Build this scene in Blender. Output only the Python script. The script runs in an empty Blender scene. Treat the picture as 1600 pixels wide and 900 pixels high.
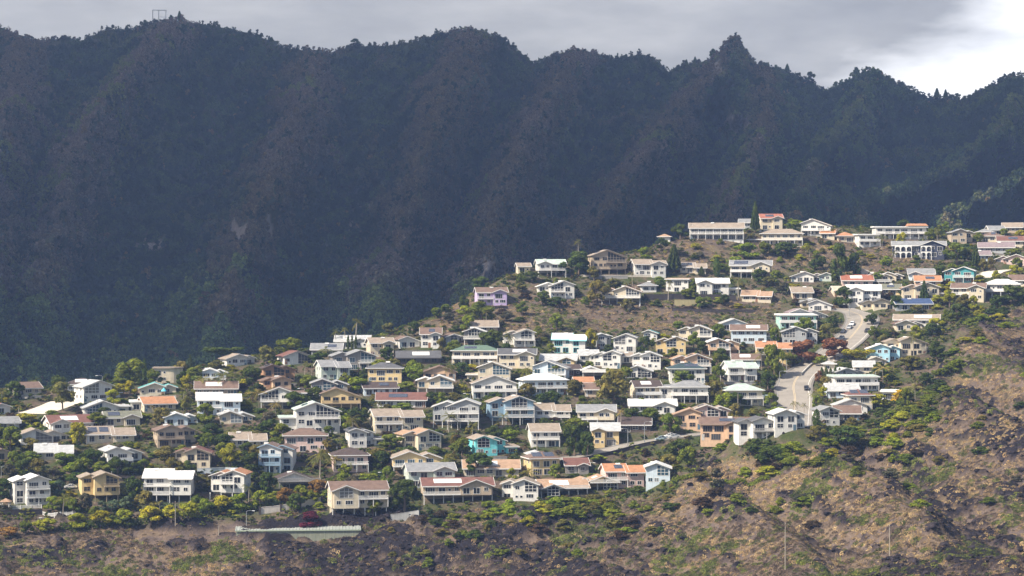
import bpy, bmesh, math, random
import numpy as np
from mathutils import Vector, Matrix, Euler

random.seed(7); rng = np.random.default_rng(11)
SC = bpy.context.scene
COL = SC.collection
# ---------------------------------------------------------------- camera model (photo pixels 1600 x 900)
F = 3764.0; HX = 800.0; HY = 440.0
def ray(px, py): return (px-HX)/F, (HY-py)/F           # x/Y and z/Y
def at(px, py, Y):
    a, b = ray(px, py); return Vector((a*Y, Y, b*Y))
def to_px(p): return HX+F*p[0]/p[1], HY-F*p[2]/p[1]

# ---------------------------------------------------------------- small helpers
def link(o, parent=None):
    COL.objects.link(o)
    if parent is not None: o.parent = parent
    return o
def tag(o, label=None, cat=None, group=None, kind=None):
    if label: o['label'] = label
    if cat: o['category'] = cat
    if group: o['group'] = group
    if kind: o['kind'] = kind
    return o
def empty(name, loc, rz=0.0):
    o = bpy.data.objects.new(name, None); o.location = loc; o.rotation_euler = (0, 0, rz)
    o.empty_display_size = 0.5
    return link(o)
class MB:
    """collects polygons, then becomes one mesh"""
    def __init__(s): s.v = []; s.f = []; s.m = []
    def poly(s, pts, m=0):
        n = len(s.v); s.v += [tuple(p) for p in pts]; s.f.append(tuple(range(n, n+len(pts)))); s.m.append(m)
    def hull(s, a, b, m=0):
        """prism between two matching rings a (front) and b (back)"""
        n = len(a); k = len(s.v); s.v += [tuple(p) for p in a]+[tuple(p) for p in b]
        s.f.append(tuple(range(k, k+n))); s.m.append(m)
        s.f.append(tuple(range(k+2*n-1, k+n-1, -1))); s.m.append(m)
        for i in range(n):
            j = (i+1) % n
            s.f.append((k+j, k+i, k+n+i, k+n+j)); s.m.append(m)
    def box(s, x0, x1, y0, y1, z0, z1, m=0):
        s.hull([(x0,y0,z0),(x1,y0,z0),(x1,y0,z1),(x0,y0,z1)], [(x0,y1,z0),(x1,y1,z0),(x1,y1,z1),(x0,y1,z1)], m)
    def prism(s, prof, y0, y1, m=0):      # prof in x,z
        s.hull([(x,y0,z) for x,z in prof], [(x,y1,z) for x,z in prof], m)
    def prismx(s, prof, x0, x1, m=0):     # prof in y,z
        s.hull([(x0,y,z) for y,z in prof], [(x1,y,z) for y,z in prof], m)
    def tube(s, pts, rad, n=6, m=0):
        pts = [Vector(p) for p in pts]; k = len(s.v)
        if not hasattr(rad, '__len__'): rad = [rad]*len(pts)
        for i, p in enumerate(pts):
            d = (pts[min(i+1, len(pts)-1)]-pts[max(i-1, 0)]).normalized()
            u = d.cross(Vector((0.3, 1, 0.1))).normalized(); w = d.cross(u)
            for j in range(n):
                t = 2*math.pi*j/n; s.v.append(tuple(p+(u*math.cos(t)+w*math.sin(t))*rad[i]))
        for i in range(len(pts)-1):
            for j in range(n):
                a = k+i*n+j; b = k+i*n+(j+1) % n
                s.f.append((a, b, b+n, a+n)); s.m.append(m)
        s.f.append(tuple(range(k+n-1, k-1, -1))); s.m.append(m)
        e = k+(len(pts)-1)*n; s.f.append(tuple(range(e, e+n))); s.m.append(m)
    def mesh(s, name, mats, fix=True):
        me = bpy.data.meshes.new(name); me.from_pydata(s.v, [], s.f)
        for m in (mats if isinstance(mats, (list, tuple)) else [mats]): me.materials.append(m)
        if max(s.m, default=0): me.polygons.foreach_set('material_index', s.m)
        if fix:
            bm = bmesh.new(); bm.from_mesh(me); bmesh.ops.recalc_face_normals(bm, faces=bm.faces); bm.to_mesh(me); bm.free()
        me.update(); return me
    def build(s, name, mats, parent=None, color=None, fix=True):
        o = bpy.data.objects.new(name, s.mesh(name, mats, fix))
        if color: o.color = (*color, 1)
        return link(o, parent)
def inst(name, me, parent=None, color=None, loc=(0,0,0), rot=(0,0,0), scale=(1,1,1)):
    o = bpy.data.objects.new(name, me); o.location = loc; o.rotation_euler = rot; o.scale = scale
    if color: o.color = (*color, 1)
    return link(o, parent)

# ---------------------------------------------------------------- numpy noise
_P = np.concatenate([np.random.default_rng(3).permutation(256)]*3)
_G = np.stack([np.cos(np.arange(256)*2.399), np.sin(np.arange(256)*2.399)], 1)
def perlin(x, y):
    x = np.asarray(x, float); y = np.asarray(y, float)
    xi = np.floor(x).astype(int); yi = np.floor(y).astype(int); xf = x-xi; yf = y-yi
    u = xf**3*(xf*(6*xf-15)+10); v = yf**3*(yf*(6*yf-15)+10)
    def g(i, j, dx, dy):
        h = _P[(_P[(xi+i) & 255]+((yi+j) & 255)) & 255]; q = _G[h]; return q[..., 0]*dx+q[..., 1]*dy
    a = g(0,0,xf,yf); b = g(1,0,xf-1,yf); c = g(0,1,xf,yf-1); d = g(1,1,xf-1,yf-1)
    return 1.5*((a*(1-u)+b*u)*(1-v)+(c*(1-u)+d*u)*v)
def fbm(x, y, o=4):
    s = 0; a = 1; t = 0
    for i in range(o):
        s = s+a*perlin(x*2**i+17.3*i, y*2**i-9.1*i); t += a; a *= .5
    return s/t
def ridged(x, y, o=4):
    s = 0; a = 1; t = 0
    for i in range(o):
        s = s+a*(1-2*np.abs(perlin(x*2**i+31.7*i, y*2**i+5.3*i))); t += a; a *= .5
    return s/t
def sstep(x, a, b):
    t = np.clip((x-a)/(b-a), 0, 1); return t*t*(3-2*t)

# ---------------------------------------------------------------- materials
def new_mat(name):
    m = bpy.data.materials.new(name); m.use_nodes = True
    nt = m.node_tree; nt.nodes.clear()
    out = nt.nodes.new('ShaderNodeOutputMaterial')
    return m, nt, out
def N(nt, t, **kw):
    n = nt.nodes.new(t)
    for k, v in kw.items(): setattr(n, k, v)
    return n
def L(nt, a, b): nt.links.new(a, b)
def math_node(nt, op, a, b=None, clamp=False):
    n = N(nt, 'ShaderNodeMath', operation=op, use_clamp=clamp)
    for i, q in enumerate((a, b)):
        if q is None: continue
        if hasattr(q, 'default_value') or hasattr(q, 'links'): L(nt, q, n.inputs[i])
        else: n.inputs[i].default_value = q
    return n.outputs[0]
def mix(nt, fac, a, b, mode='MIX'):
    n = N(nt, 'ShaderNodeMix', data_type='RGBA', blend_type=mode)
    for i, q in ((0, fac), (6, a), (7, b)):
        if hasattr(q, 'links'): L(nt, q, n.inputs[i])
        elif i == 0: n.inputs[0].default_value = q
        else: n.inputs[i].default_value = (*q, 1) if len(q) == 3 else q
    return n.outputs[2]
def noise(nt, scale, detail=4, rough=.6, vec=None, dim='3D'):
    n = N(nt, 'ShaderNodeTexNoise', noise_dimensions=dim); n.inputs['Scale'].default_value = scale
    n.inputs['Detail'].default_value = detail; n.inputs['Roughness'].default_value = rough
    if vec is not None: L(nt, vec, n.inputs['Vector'])
    return n.outputs['Fac']
def ramp(nt, fac, stops):
    n = N(nt, 'ShaderNodeValToRGB'); L(nt, fac, n.inputs[0]); e = n.color_ramp.elements
    while len(e) < len(stops): e.new(.5)
    for q, (p, c) in zip(e, stops): q.position = p; q.color = (*c, 1) if len(c) == 3 else (c[0],)*3+(1,)
    return n.outputs[0]
def remap(nt, v, a, b, c=0., d=1.):
    n = N(nt, 'ShaderNodeMapRange'); L(nt, v, n.inputs[0])
    for i, q in enumerate((a, b, c, d)): n.inputs[i+1].default_value = q
    return n.outputs[0]
def principled(nt, out, rough=.7, spec=.3):
    p = N(nt, 'ShaderNodeBsdfPrincipled'); p.inputs['Roughness'].default_value = rough
    p.inputs['Specular IOR Level'].default_value = spec; L(nt, p.outputs[0], out.inputs[0]); return p

def mat_painted(name, rough=.75, var=.16):           # colour comes from the object
    m, nt, out = new_mat(name); p = principled(nt, out, rough, .25)
    oi = N(nt, 'ShaderNodeObjectInfo'); tc = N(nt, 'ShaderNodeTexCoord')
    n1 = noise(nt, .9, 5, .65, tc.outputs['Object'])
    mp = N(nt, 'ShaderNodeMapping'); mp.inputs['Scale'].default_value = (3.2, 3.2, .35); L(nt, tc.outputs['Object'], mp.inputs[0])
    n2 = noise(nt, 1.0, 3, .6, mp.outputs[0])          # rain streaks down the wall
    f = math_node(nt, 'MULTIPLY', n1, n2); g = remap(nt, f, .12, .42, 1-var*1.6, 1+var*.25)
    c = mix(nt, 1, oi.outputs['Color'], (1, 1, 1)); 
    vm = N(nt, 'ShaderNodeVectorMath', operation='SCALE'); L(nt, oi.outputs['Color'], vm.inputs[0]); L(nt, g, vm.inputs['Scale'])
    L(nt, vm.outputs[0], p.inputs['Base Color']); return m
def mat_roof():
    m, nt, out = new_mat('roofing'); p = principled(nt, out, .7, .3)
    oi = N(nt, 'ShaderNodeObjectInfo'); tc = N(nt, 'ShaderNodeTexCoord')
    n1 = noise(nt, .55, 6, .7, tc.outputs['Object']); n2 = noise(nt, 5.5, 2, .7, tc.outputs['Object'])
    w = N(nt, 'ShaderNodeTexWave', wave_type='BANDS', bands_direction='Z'); w.inputs['Scale'].default_value = 2.2
    w.inputs['Distortion'].default_value = .6; L(nt, tc.outputs['Object'], w.inputs[0])
    g = math_node(nt, 'ADD', remap(nt, n1, .25, .75, .60, 1.18), remap(nt, n2, .3, .7, -.16, .16))
    g = math_node(nt, 'MULTIPLY', g, remap(nt, w.outputs['Fac'], 0, 1, .86, 1.04))
    vm = N(nt, 'ShaderNodeVectorMath', operation='SCALE'); L(nt, oi.outputs['Color'], vm.inputs[0]); L(nt, g, vm.inputs['Scale'])
    L(nt, vm.outputs[0], p.inputs['Base Color'])
    b = N(nt, 'ShaderNodeBump'); b.inputs['Strength'].default_value = .35; b.inputs['Distance'].default_value = .06
    L(nt, w.outputs['Fac'], b.inputs['Height']); L(nt, b.outputs[0], p.inputs['Normal'])
    return m
def mat_glass():
    m, nt, out = new_mat('window_glass'); p = principled(nt, out, .12, .6)
    oi = N(nt, 'ShaderNodeObjectInfo')
    c = ramp(nt, oi.outputs['Random'], [(0, (.008, .010, .014)), (.7, (.02, .024, .03)), (.88, (.07, .08, .09)), (1, (.30, .28, .25))])
    c = mix(nt, .4, c, oi.outputs['Color']); L(nt, c, p.inputs['Base Color']); return m
def mat_plain(name, col, rough=.6, spec=.3, metal=0., var=.12, scale=1.5):
    m, nt, out = new_mat(name); p = principled(nt, out, rough, spec); p.inputs['Metallic'].default_value = metal
    tc = N(nt, 'ShaderNodeTexCoord'); n1 = noise(nt, scale, 5, .65, tc.outputs['Object'])
    c = mix(nt, n1, tuple(q*(1-var*1.8) for q in col), tuple(min(.95, q*(1+var*1.4)) for q in col))
    L(nt, c, p.inputs['Base Color']); return m
def mat_leaf(name='leaves', instancer=False, trans=.45):
    m, nt, out = new_mat(name)
    if instancer:
        a = N(nt, 'ShaderNodeAttribute', attribute_type='INSTANCER', attribute_name='tint'); base = a.outputs['Color']
    else:
        base = N(nt, 'ShaderNodeObjectInfo').outputs['Color']
    tc = N(nt, 'ShaderNodeTexCoord'); ge = N(nt, 'ShaderNodeNewGeometry')
    n1 = noise(nt, 3.2, 3, .6, tc.outputs['Object'])
    r = ge.outputs['Random Per Island']
    hue = mix(nt, remap(nt, n1, .35, .65), (.72, .80, .72), (1.28, 1.16, .85))     # cooler and warmer clumps of leaves
    c = mix(nt, 1, base, hue, 'MULTIPLY')
    vm = N(nt, 'ShaderNodeVectorMath', operation='SCALE'); L(nt, c, vm.inputs[0]); L(nt, remap(nt, r, 0, 1, .55, 1.45), vm.inputs['Scale'])
    d = N(nt, 'ShaderNodeBsdfDiffuse'); t = N(nt, 'ShaderNodeBsdfTranslucent'); L(nt, vm.outputs[0], d.inputs[0]); L(nt, vm.outputs[0], t.inputs[0])
    ms = N(nt, 'ShaderNodeMixShader'); ms.inputs[0].default_value = trans; L(nt, d.outputs[0], ms.inputs[1]); L(nt, t.outputs[0], ms.inputs[2])
    L(nt, ms.outputs[0], out.inputs[0]); return m

M = dict(wall=mat_painted('painted_wall'), roof=mat_roof(), trim=mat_painted('trim_paint', .55, .08), glass=mat_glass(),
         leaf=mat_leaf(), scrub=mat_leaf('scrub_leaves', True, .15), forest=mat_leaf('forest_leaves', True, .12),
         bark=mat_plain('bark', (.16, .12, .09), .9, .1, scale=6), palebark=mat_plain('pale_bark', (.30, .26, .21), .9, .1, scale=6),
         concrete=mat_plain('concrete', (.27, .255, .23), .9), metal=mat_plain('galvanised_metal', (.42, .43, .43), .45, .5, .6),
         wood=mat_plain('timber', (.16, .11, .07), .8, scale=4), stone=mat_plain('lava_stone', (.055, .047, .047), .95, .1, var=.4, scale=1.2),
         tyre=mat_plain('rubber', (.02, .02, .02), .85), paint=mat_painted('car_paint', .25, .03),
         solar=mat_plain('solar_cells', (.03, .04, .07), .18, .6, scale=.6))
HAZE = 0.00009; EXPOSURE = 0.86
# ---------------------------------------------------------------- hillside: a heightfield through measured points
crest = [(-250,628,935),(0,612,930),(150,603,935),(250,592,945),(350,563,968),(450,552,988),(560,537,1003),(650,502,1033),(740,458,1070),
         (800,425,1092),(900,406,1106),(1000,402,1112),(1030,377,1140),(1070,367,1160),(1200,353,1182),(1350,357,1186),(1500,361,1192),(1600,362,1200),(1850,366,1205)]
ctrl = [(-250,900,735),(0,900,735),(300,900,742),(500,900,752),(700,900,752),(900,900,735),(1100,900,708),(1300,900,690),(1450,900,672),(1600,900,655),(1850,900,610),
        (-250,800,785),(0,805,783),(150,835,776),(300,830,776),(450,815,783),(560,812,786),(700,795,793),(850,787,797),(1000,768,806),(1060,762,808),
        (700,850,768),(900,840,762),(1000,830,757),(1180,720,822),(1180,800,757),(1300,690,842),(1300,780,768),(1400,660,868),(1400,760,782),(1500,700,820),(1500,800,742),(1600,620,905),(1600,740,790),(1850,600,890),
        (-250,700,835),(0,700,838),(150,700,838),(300,700,840),(450,700,845),(600,700,850),(750,700,852),(900,705,850),(1040,685,855),
        (-250,650,880),(0,650,880),(150,650,880),(300,640,886),(450,630,893),(600,630,900),(750,620,910),(900,620,912),(1050,620,912),(1180,630,905),(1300,640,895),
        (450,585,945),(600,570,955),(750,560,965),(900,560,968),(1050,560,968),(1200,560,968),(1320,570,960),(1440,545,968),
        (700,505,1020),(800,490,1038),(900,485,1044),(1050,490,1042),(1200,490,1042),(1320,490,1040),(1420,490,1040),(1500,475,1050),(1600,470,1052),(1500,560,950),(1600,530,985),(1850,480,1030),
        (800,455,1068),(900,445,1078),(1050,440,1086),(1200,440,1088),(1350,440,1086),(1480,440,1084),(1600,430,1094),
        (1150,400,1125),(1280,395,1135),(1400,400,1128),(1500,395,1138),(1600,395,1142)]
PT = [tuple(at(*c)) for c in ctrl]
for c in crest:
    p = at(*c); PT.append(tuple(p)); s = p.x/p.y
    for dy, dz in ((45,-7),(110,-24),(220,-50),(330,-62)):
        Y = p.y+dy; PT.append((s*Y, Y, max(p.z+dz, -78) if dy < 300 else -74))
for x in (-400,-200,0,200,400):
    for Y, z in ((600,-112),(520,-132),(430,-146)): PT.append((x, Y, z-max(0, x)*.06))
PT = np.array(PT)
def _U(r2): return np.where(r2 > 1e-9, r2*np.log(np.maximum(r2, 1e-9)), 0)
_S = 300.0; _A = PT[:, :2]/_S; _n = len(PT)
_K = _U(((_A[:, None]-_A[None])**2).sum(-1))+np.eye(_n)*.004
_Q = np.concatenate([np.ones((_n, 1)), _A], 1)
_sol = np.linalg.solve(np.block([[_K, _Q], [_Q.T, np.zeros((3, 3))]]), np.concatenate([PT[:, 2], np.zeros(3)]))
def tps(x, y):
    sh = np.shape(x); q = np.stack([np.ravel(x), np.ravel(y)], 1)/_S; out = np.empty(len(q))
    for i in range(0, len(q), 20000):
        c = q[i:i+20000]; out[i:i+20000] = _U(((c[:, None]-_A[None])**2).sum(-1))@_sol[:_n]+_sol[_n]+c@_sol[_n+1:]
    return out.reshape(sh)
STEP = 1.5; X0, X1, Y0, Y1 = -345., 345., 560., 1420.
gx = np.arange(X0, X1+.1, STEP); gy = np.arange(Y0, Y1+.1, STEP)
GX, GY = np.meshgrid(gx, gy)
_c = 4; base = tps(GX[::_c, ::_c], GY[::_c, ::_c])
def upsample(a, shape, k):
    yi = np.minimum(np.arange(shape[0])/k, a.shape[0]-1.001); xi = np.minimum(np.arange(shape[1])/k, a.shape[1]-1.001)
    y0 = yi.astype(int); x0 = xi.astype(int); fy = (yi-y0)[:, None]; fx = (xi-x0)[None]
    return (a[y0][:, x0]*(1-fx)+a[y0][:, x0+1]*fx)*(1-fy)+(a[y0+1][:, x0]*(1-fx)+a[y0+1][:, x0+1]*fx)*fy
GZ = upsample(base, GX.shape, _c)
BX = [-400,0,120,330,420,500,640,760,900,1050,1075,1150,1280,1370,1440,1480,1520,1600,2000]
BY = [806,806,812,812,810,812,803,796,790,772,735,712,700,664,632,560,500,478,470]
def dryness(x, y, z):
    px = HX+F*x/y; py = HY-F*z/y
    b = np.interp(px, BX, BY)+10*perlin(px/60, py/90)
    lower = sstep(py, b-4, b+14)
    knob = sstep(np.minimum(px-640, 1215-px), -30, 60)*sstep(np.minimum(py-462, 522-py), -6, 12)*.8
    knob2 = sstep(np.minimum(px-1000, 1470-px), -10, 40)*sstep(np.minimum(py-366, 428-py), -4, 8)*.75
    return lower, np.maximum(knob, knob2)
lower, knob = dryness(GX, GY, GZ)
PXg = HX+F*GX/GY; PYg = HY-F*GZ/GY
# gullies, ledges and lumps on the wild slopes; only a gentle roll between the houses
ang = (GX*.80+GY*.60)
gul = ridged(ang/95+.4*fbm(GX/70, GY/70, 3), (GY*.8-GX*.6)/330, 3)
def fold(pts, wd, amp):                 # spurs and gullies that run down the dry slope
    q = np.array([tuple(at(px_, py_, np.interp(py_, [560,640,740,820,920], [965,885,812,755,690])))[:2] for px_, py_ in pts]); best = np.full(GX.shape, 1e9)
    for a_, b_ in zip(q[:-1], q[1:]):
        t_ = np.clip(((GX-a_[0])*(b_-a_)[0]+(GY-a_[1])*(b_-a_)[1])/((b_-a_)**2).sum(), 0, 1)
        best = np.minimum(best, np.hypot(GX-a_[0]-t_*(b_-a_)[0], GY-a_[1]-t_*(b_-a_)[1]))
    return 1.7*amp*np.exp(-(best/wd)**1.5)
wob = fbm(GX/30, GY/30, 3)
folds = fold([(1075,772),(1150,822),(1240,888),(1262,925)], 16, 5.5)+fold([(1165,716),(1250,745),(1335,802),(1405,862),(1450,915)], 19, 6.5)+fold([(1420,640),(1520,692),(1620,770)], 17, 5.5)+fold([(1500,560),(1560,600),(1640,660)], 15, 4)\
       +fold([(640,812),(760,812),(860,800)], 10, 2.5)-fold([(1085,745),(1140,790),(1225,835),(1310,905)], 14, 5)-fold([(1300,712),(1390,760),(1480,830),(1560,900)], 16, 6)-fold([(1480,620),(1560,665),(1640,720)], 13, 4.5)
folds = folds+fold([(1120,752),(1165,752)], 22, 3.6)
GZ = GZ+lower*folds*(1+.5*wob)
cliff = sstep(PYg, 798, 838)*sstep(np.minimum(PXg-330, 1010-PXg), 0, 90)
rr_ = np.maximum(sstep(PXg, 1180, 1480)*sstep(PYg, 690, 800), .6*sstep(80-np.abs(PXg-40), 0, 60)*sstep(PYg, 840, 870))
rk = fbm(GX/30+3, GZ/4.5+fbm(GX/40, GY/40, 2)*2.0, 4)+.45*fbm(GX/7, GY/7, 3)
rock = sstep(rk+.36*cliff+.17*rr_, .20, .30)*lower
jag = np.abs(ridged(GX/7, GY/5, 4))
GZ = GZ+lower*(2.6*gul+1.7*fbm(GX/22, GY/22, 4)+.5*fbm(GX/5, GY/5, 3))+rock*(1.0+1.8*jag)+cliff*2.2*ridged(GX/18, GY/12, 4)*lower
GZ = GZ+(1-lower)*(.5*fbm(GX/30, GY/30, 3)+.18*fbm(GX/6, GY/6, 2))+knob*1.2*fbm(GX/14, GY/14, 4)

# ---- flat beds cut for the roads
def hf(x, y, Z=None):
    Z = GZ if Z is None else Z
    fx = np.clip((np.asarray(x, float)-X0)/STEP, 0, GZ.shape[1]-1.001); fy = np.clip((np.asarray(y, float)-Y0)/STEP, 0, GZ.shape[0]-1.001)
    i = fx.astype(int); j = fy.astype(int); u = fx-i; v = fy-j
    return (Z[j, i]*(1-u)+Z[j, i+1]*u)*(1-v)+(Z[j+1, i]*(1-u)+Z[j+1, i+1]*u)*v
def hit(px, py, Z=None, n=0):
    a, b = ray(px, py); Y = np.arange(575., 1400., .5); z = hf(a*Y, Y, Z)
    k = np.nonzero(b*Y <= z)[0]
    k = k[0] if len(k) else len(Y)-1
    if n < 25 and Y[k] > np.interp(px, [q[0] for q in crest], [q[2] for q in crest])+22: return hit(px, py+1, Z, n+1)   # stay on this side of the crest
    return Vector((a*Y[k], Y[k], float(z[k])))
def smooth_line(pts, step=2.0):
    P = np.array([tuple(p) for p in pts]); out = []
    Q = np.vstack([2*P[0]-P[1], P, 2*P[-1]-P[-2]])
    for i in range(len(P)-1):
        n = max(2, int(np.linalg.norm(P[i+1]-P[i])/step))
        for t in np.arange(n)/n:
            a, b, c, d = Q[i:i+4]
            out.append(.5*((2*b)+(-a+c)*t+(2*a-5*b+4*c-d)*t*t+(-a+3*b-3*c+d)*t**3))
    out.append(P[-1]); return np.array(out)
ROADS = {'road': ([(1236,668),(1240,645),(1242,622),(1240,602),(1250,585),(1276,568),(1302,550),(1324,532),(1338,517),(1347,503),(1344,493),(1328,486),(1312,480)], 12.5),
         'side_road': ([(858,722),(885,716),(920,711),(955,701),(990,694),(1030,687),(1070,681),(1105,676)], 8.0),
         'driveway': ([(46,648),(66,642),(88,634),(104,626)], 13.0),
         'hill_lane': ([(1530,436),(1552,425),(1575,420),(1612,422)], 11.0)}
LINES = {}
for nm, (pp, wd) in ROADS.items():
    ln = smooth_line([hit(*p) for p in pp]); k = np.ones(9)/9
    z = np.convolve(np.pad(ln[:, 2], 4, mode='edge'), k, 'valid'); ln[:, 2] = z; LINES[nm] = ln
    x0, x1 = ln[:, 0].min()-20, ln[:, 0].max()+20; y0, y1 = ln[:, 1].min()-20, ln[:, 1].max()+20
    sel = np.nonzero((GX > x0) & (GX < x1) & (GY > y0) & (GY < y1))
    d = np.sqrt((GX[sel][:, None]-ln[None, :, 0])**2+(GY[sel][:, None]-ln[None, :, 1])**2)
    j = d.argmin(1); dm = d.min(1); wgt = 1-sstep(dm, wd/2+1.5, wd/2+7)
    GZ[sel] = GZ[sel]*(1-wgt)+(ln[j, 2]-.22)*wgt
lower, knob = dryness(GX, GY, GZ)

def grid_mesh(name, VX, VY, VZ, mat, attrs):
    h, w = VX.shape; me = bpy.data.meshes.new(name)
    v = np.stack([VX, VY, VZ], -1).reshape(-1, 3)
    idx = np.arange(h*w).reshape(h, w)
    f = np.stack([idx[:-1, :-1], idx[:-1, 1:], idx[1:, 1:], idx[1:, :-1]], -1).reshape(-1, 4)
    me.vertices.add(len(v)); me.vertices.foreach_set('co', v.ravel())
    me.loops.add(f.size); me.loops.foreach_set('vertex_index', f.ravel().astype(np.int32))
    me.polygons.add(len(f)); me.polygons.foreach_set('loop_start', np.arange(0, f.size, 4, dtype=np.int32))
    me.polygons.foreach_set('loop_total', np.full(len(f), 4, np.int32))
    me.polygons.foreach_set('use_smooth', np.ones(len(f), bool))
    me.update(calc_edges=True)
    for k, a in attrs.items():
        at_ = me.attributes.new(k, 'FLOAT', 'POINT'); at_.data.foreach_set('value', np.ascontiguousarray(a.ravel(), dtype=np.float32))
    me.materials.append(mat); o = bpy.data.objects.new(name, me); return link(o)

def mat_hill():
    m, nt, out = new_mat('hillside_ground'); p = principled(nt, out, .95, .05)
    tc = N(nt, 'ShaderNodeTexCoord'); O = tc.outputs['Object']
    def A(n): return N(nt, 'ShaderNodeAttribute', attribute_name=n).outputs['Fac']
    big = noise(nt, .022, 4, .6, O); mid = noise(nt, .11, 5, .65, O); fine = noise(nt, .75, 4, .75, O); grit = noise(nt, 2.6, 3, .8, O)
    soil = ramp(nt, fine, [(.28, (.060, .044, .036)), (.5, (.135, .098, .074)), (.72, (.22, .165, .115))])
    straw = ramp(nt, grit, [(.25, (.12, .086, .058)), (.5, (.215, .152, .098)), (.75, (.33, .24, .155))])
    brush = ramp(nt, grit, [(.25, (.045, .036, .034)), (.5, (.125, .095, .083)), (.75, (.22, .17, .14))])
    green = ramp(nt, grit, [(.25, (.026, .034, .014)), (.5, (.062, .078, .026)), (.78, (.13, .14, .045))])
    dry = mix(nt, remap(nt, mid, .44, .66), brush, straw)
    dry = mix(nt, remap(nt, big, .50, .66), dry, soil)
    gm = math_node(nt, 'ADD', remap(nt, mid, .54, .66), remap(nt, big, .58, .74, 0, .55), True)
    dry = mix(nt, math_node(nt, 'MULTIPLY', gm, A('greenish')), dry, green)
    town = mix(nt, remap(nt, mid, .40, .58), soil, green)
    c = mix(nt, A('dry'), town, dry)
    rc = ramp(nt, grit, [(.25, (.009, .008, .010)), (.55, (.026, .022, .026)), (.8, (.065, .055, .056))])
    c = mix(nt, A('rock'), c, rc)
    L(nt, c, p.inputs['Base Color'])
    b = N(nt, 'ShaderNodeBump'); b.inputs['Strength'].default_value = .8; b.inputs['Distance'].default_value = .6
    L(nt, math_node(nt, 'ADD', fine, grit), b.inputs['Height']); L(nt, b.outputs[0], p.inputs['Normal']); return m
M['hill'] = mat_hill()
greenish = .55*np.clip(.2+.75*sstep(PXg, 1050, 1500)*sstep(760-PYg, -60, 120)+.5*sstep(np.minimum(PXg-600, 1080-PXg), 0, 60)*sstep(850-PYg, 0, 40), 0, 1)
hill = grid_mesh('hillside', GX, GY, GZ, M['hill'], dict(dry=np.maximum(lower, knob), rock=rock, greenish=greenish)); tag(hill, kind='structure')
# wide flat ground that carries on in every direction
m, nt, out = new_mat('far_ground'); p = principled(nt, out, .95, .05); tc = N(nt, 'ShaderNodeTexCoord')
L(nt, ramp(nt, noise(nt, .03, 6, .6, tc.outputs['Object']), [(.3, (.05, .045, .03)), (.6, (.11, .09, .06)), (.8, (.07, .08, .035))]), p.inputs['Base Color'])
xx, yy = np.meshgrid(np.linspace(-2600, 2600, 60), np.linspace(-900, 3600, 60))
g = grid_mesh('ground', xx, yy, np.full_like(xx, -155.)+3*perlin(xx/200, yy/200), m, {}); tag(g, kind='structure')

# ---------------------------------------------------------------- roads
def mat_asphalt(name, c0, c1):
    m, nt, out = new_mat(name); p = principled(nt, out, .85, .2); tc = N(nt, 'ShaderNodeTexCoord'); O = tc.outputs['Object']
    f = math_node(nt, 'ADD', remap(nt, noise(nt, .15, 5, .65, O), .3, .7, 0, .7), remap(nt, noise(nt, 2.5, 4, .7, O), .3, .7, 0, .3))
    L(nt, mix(nt, f, c0, c1), p.inputs['Base Color']); return m
M['asphalt'] = mat_asphalt('asphalt', (.20, .18, .155), (.33, .295, .25)); M['pale'] = mat_asphalt('pale_paving', (.46, .41, .33), (.66, .60, .50))
M['path'] = mat_plain('worn_concrete', (.17, .155, .135), .95, var=.25, scale=.5)
M['paintline'] = mat_plain('road_paint', (.50, .39, .24), .7); M['white_line'] = mat_plain('white_road_paint', (.75, .73, .68), .6)
def ribbon(name, ln, offs, dz, mat, thick=None):
    mb = MB(); n = len(ln); T = np.gradient(ln[:, :2], axis=0); T /= np.linalg.norm(T, axis=1)[:, None]+1e-9
    Nn = np.stack([T[:, 1], -T[:, 0]], 1)
    rows = []
    for i in range(n):
        rows.append([(ln[i, 0]+Nn[i, 0]*o, ln[i, 1]+Nn[i, 1]*o, ln[i, 2]+dz) for o in offs])
    for i in range(n-1):
        for k in range(len(offs)-1):
            a, b, c, d = rows[i][k], rows[i][k+1], rows[i+1][k+1], rows[i+1][k]
            if thick: mb.hull([a, b, c, d], [(q[0], q[1], q[2]-thick) for q in (a, b, c, d)])
            else: mb.poly([a, b, c, d])
    o = mb.build(name, mat); tag(o, kind='structure'); return o
for nm, (pp, wd) in ROADS.items():
    ln = LINES[nm]; pal = nm in ('driveway', 'hill_lane')
    ribbon(nm, ln, np.linspace(-wd/2, wd/2, 5), 0, M['pale'] if pal else M['asphalt'])
    if not pal:
        for s in (-1, 1):
            ribbon('kerb', ln, sorted([s*wd/2, s*(wd/2+.35)]), .13, M['concrete'], .5)
            ribbon('pavement', ln, sorted([s*(wd/2+.36), s*(wd/2+1.2)]), .12, M['path'], .5)
        if nm == 'road':
            ribbon('road_marking', ln[10:], [-.34, -.12], .006, M['paintline']); ribbon('road_marking', ln[10:], [.12, .34], .006, M['paintline'])
        ribbon('road_marking', ln, [wd/2-.75, wd/2-.6], .006, M['white_line'])

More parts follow.
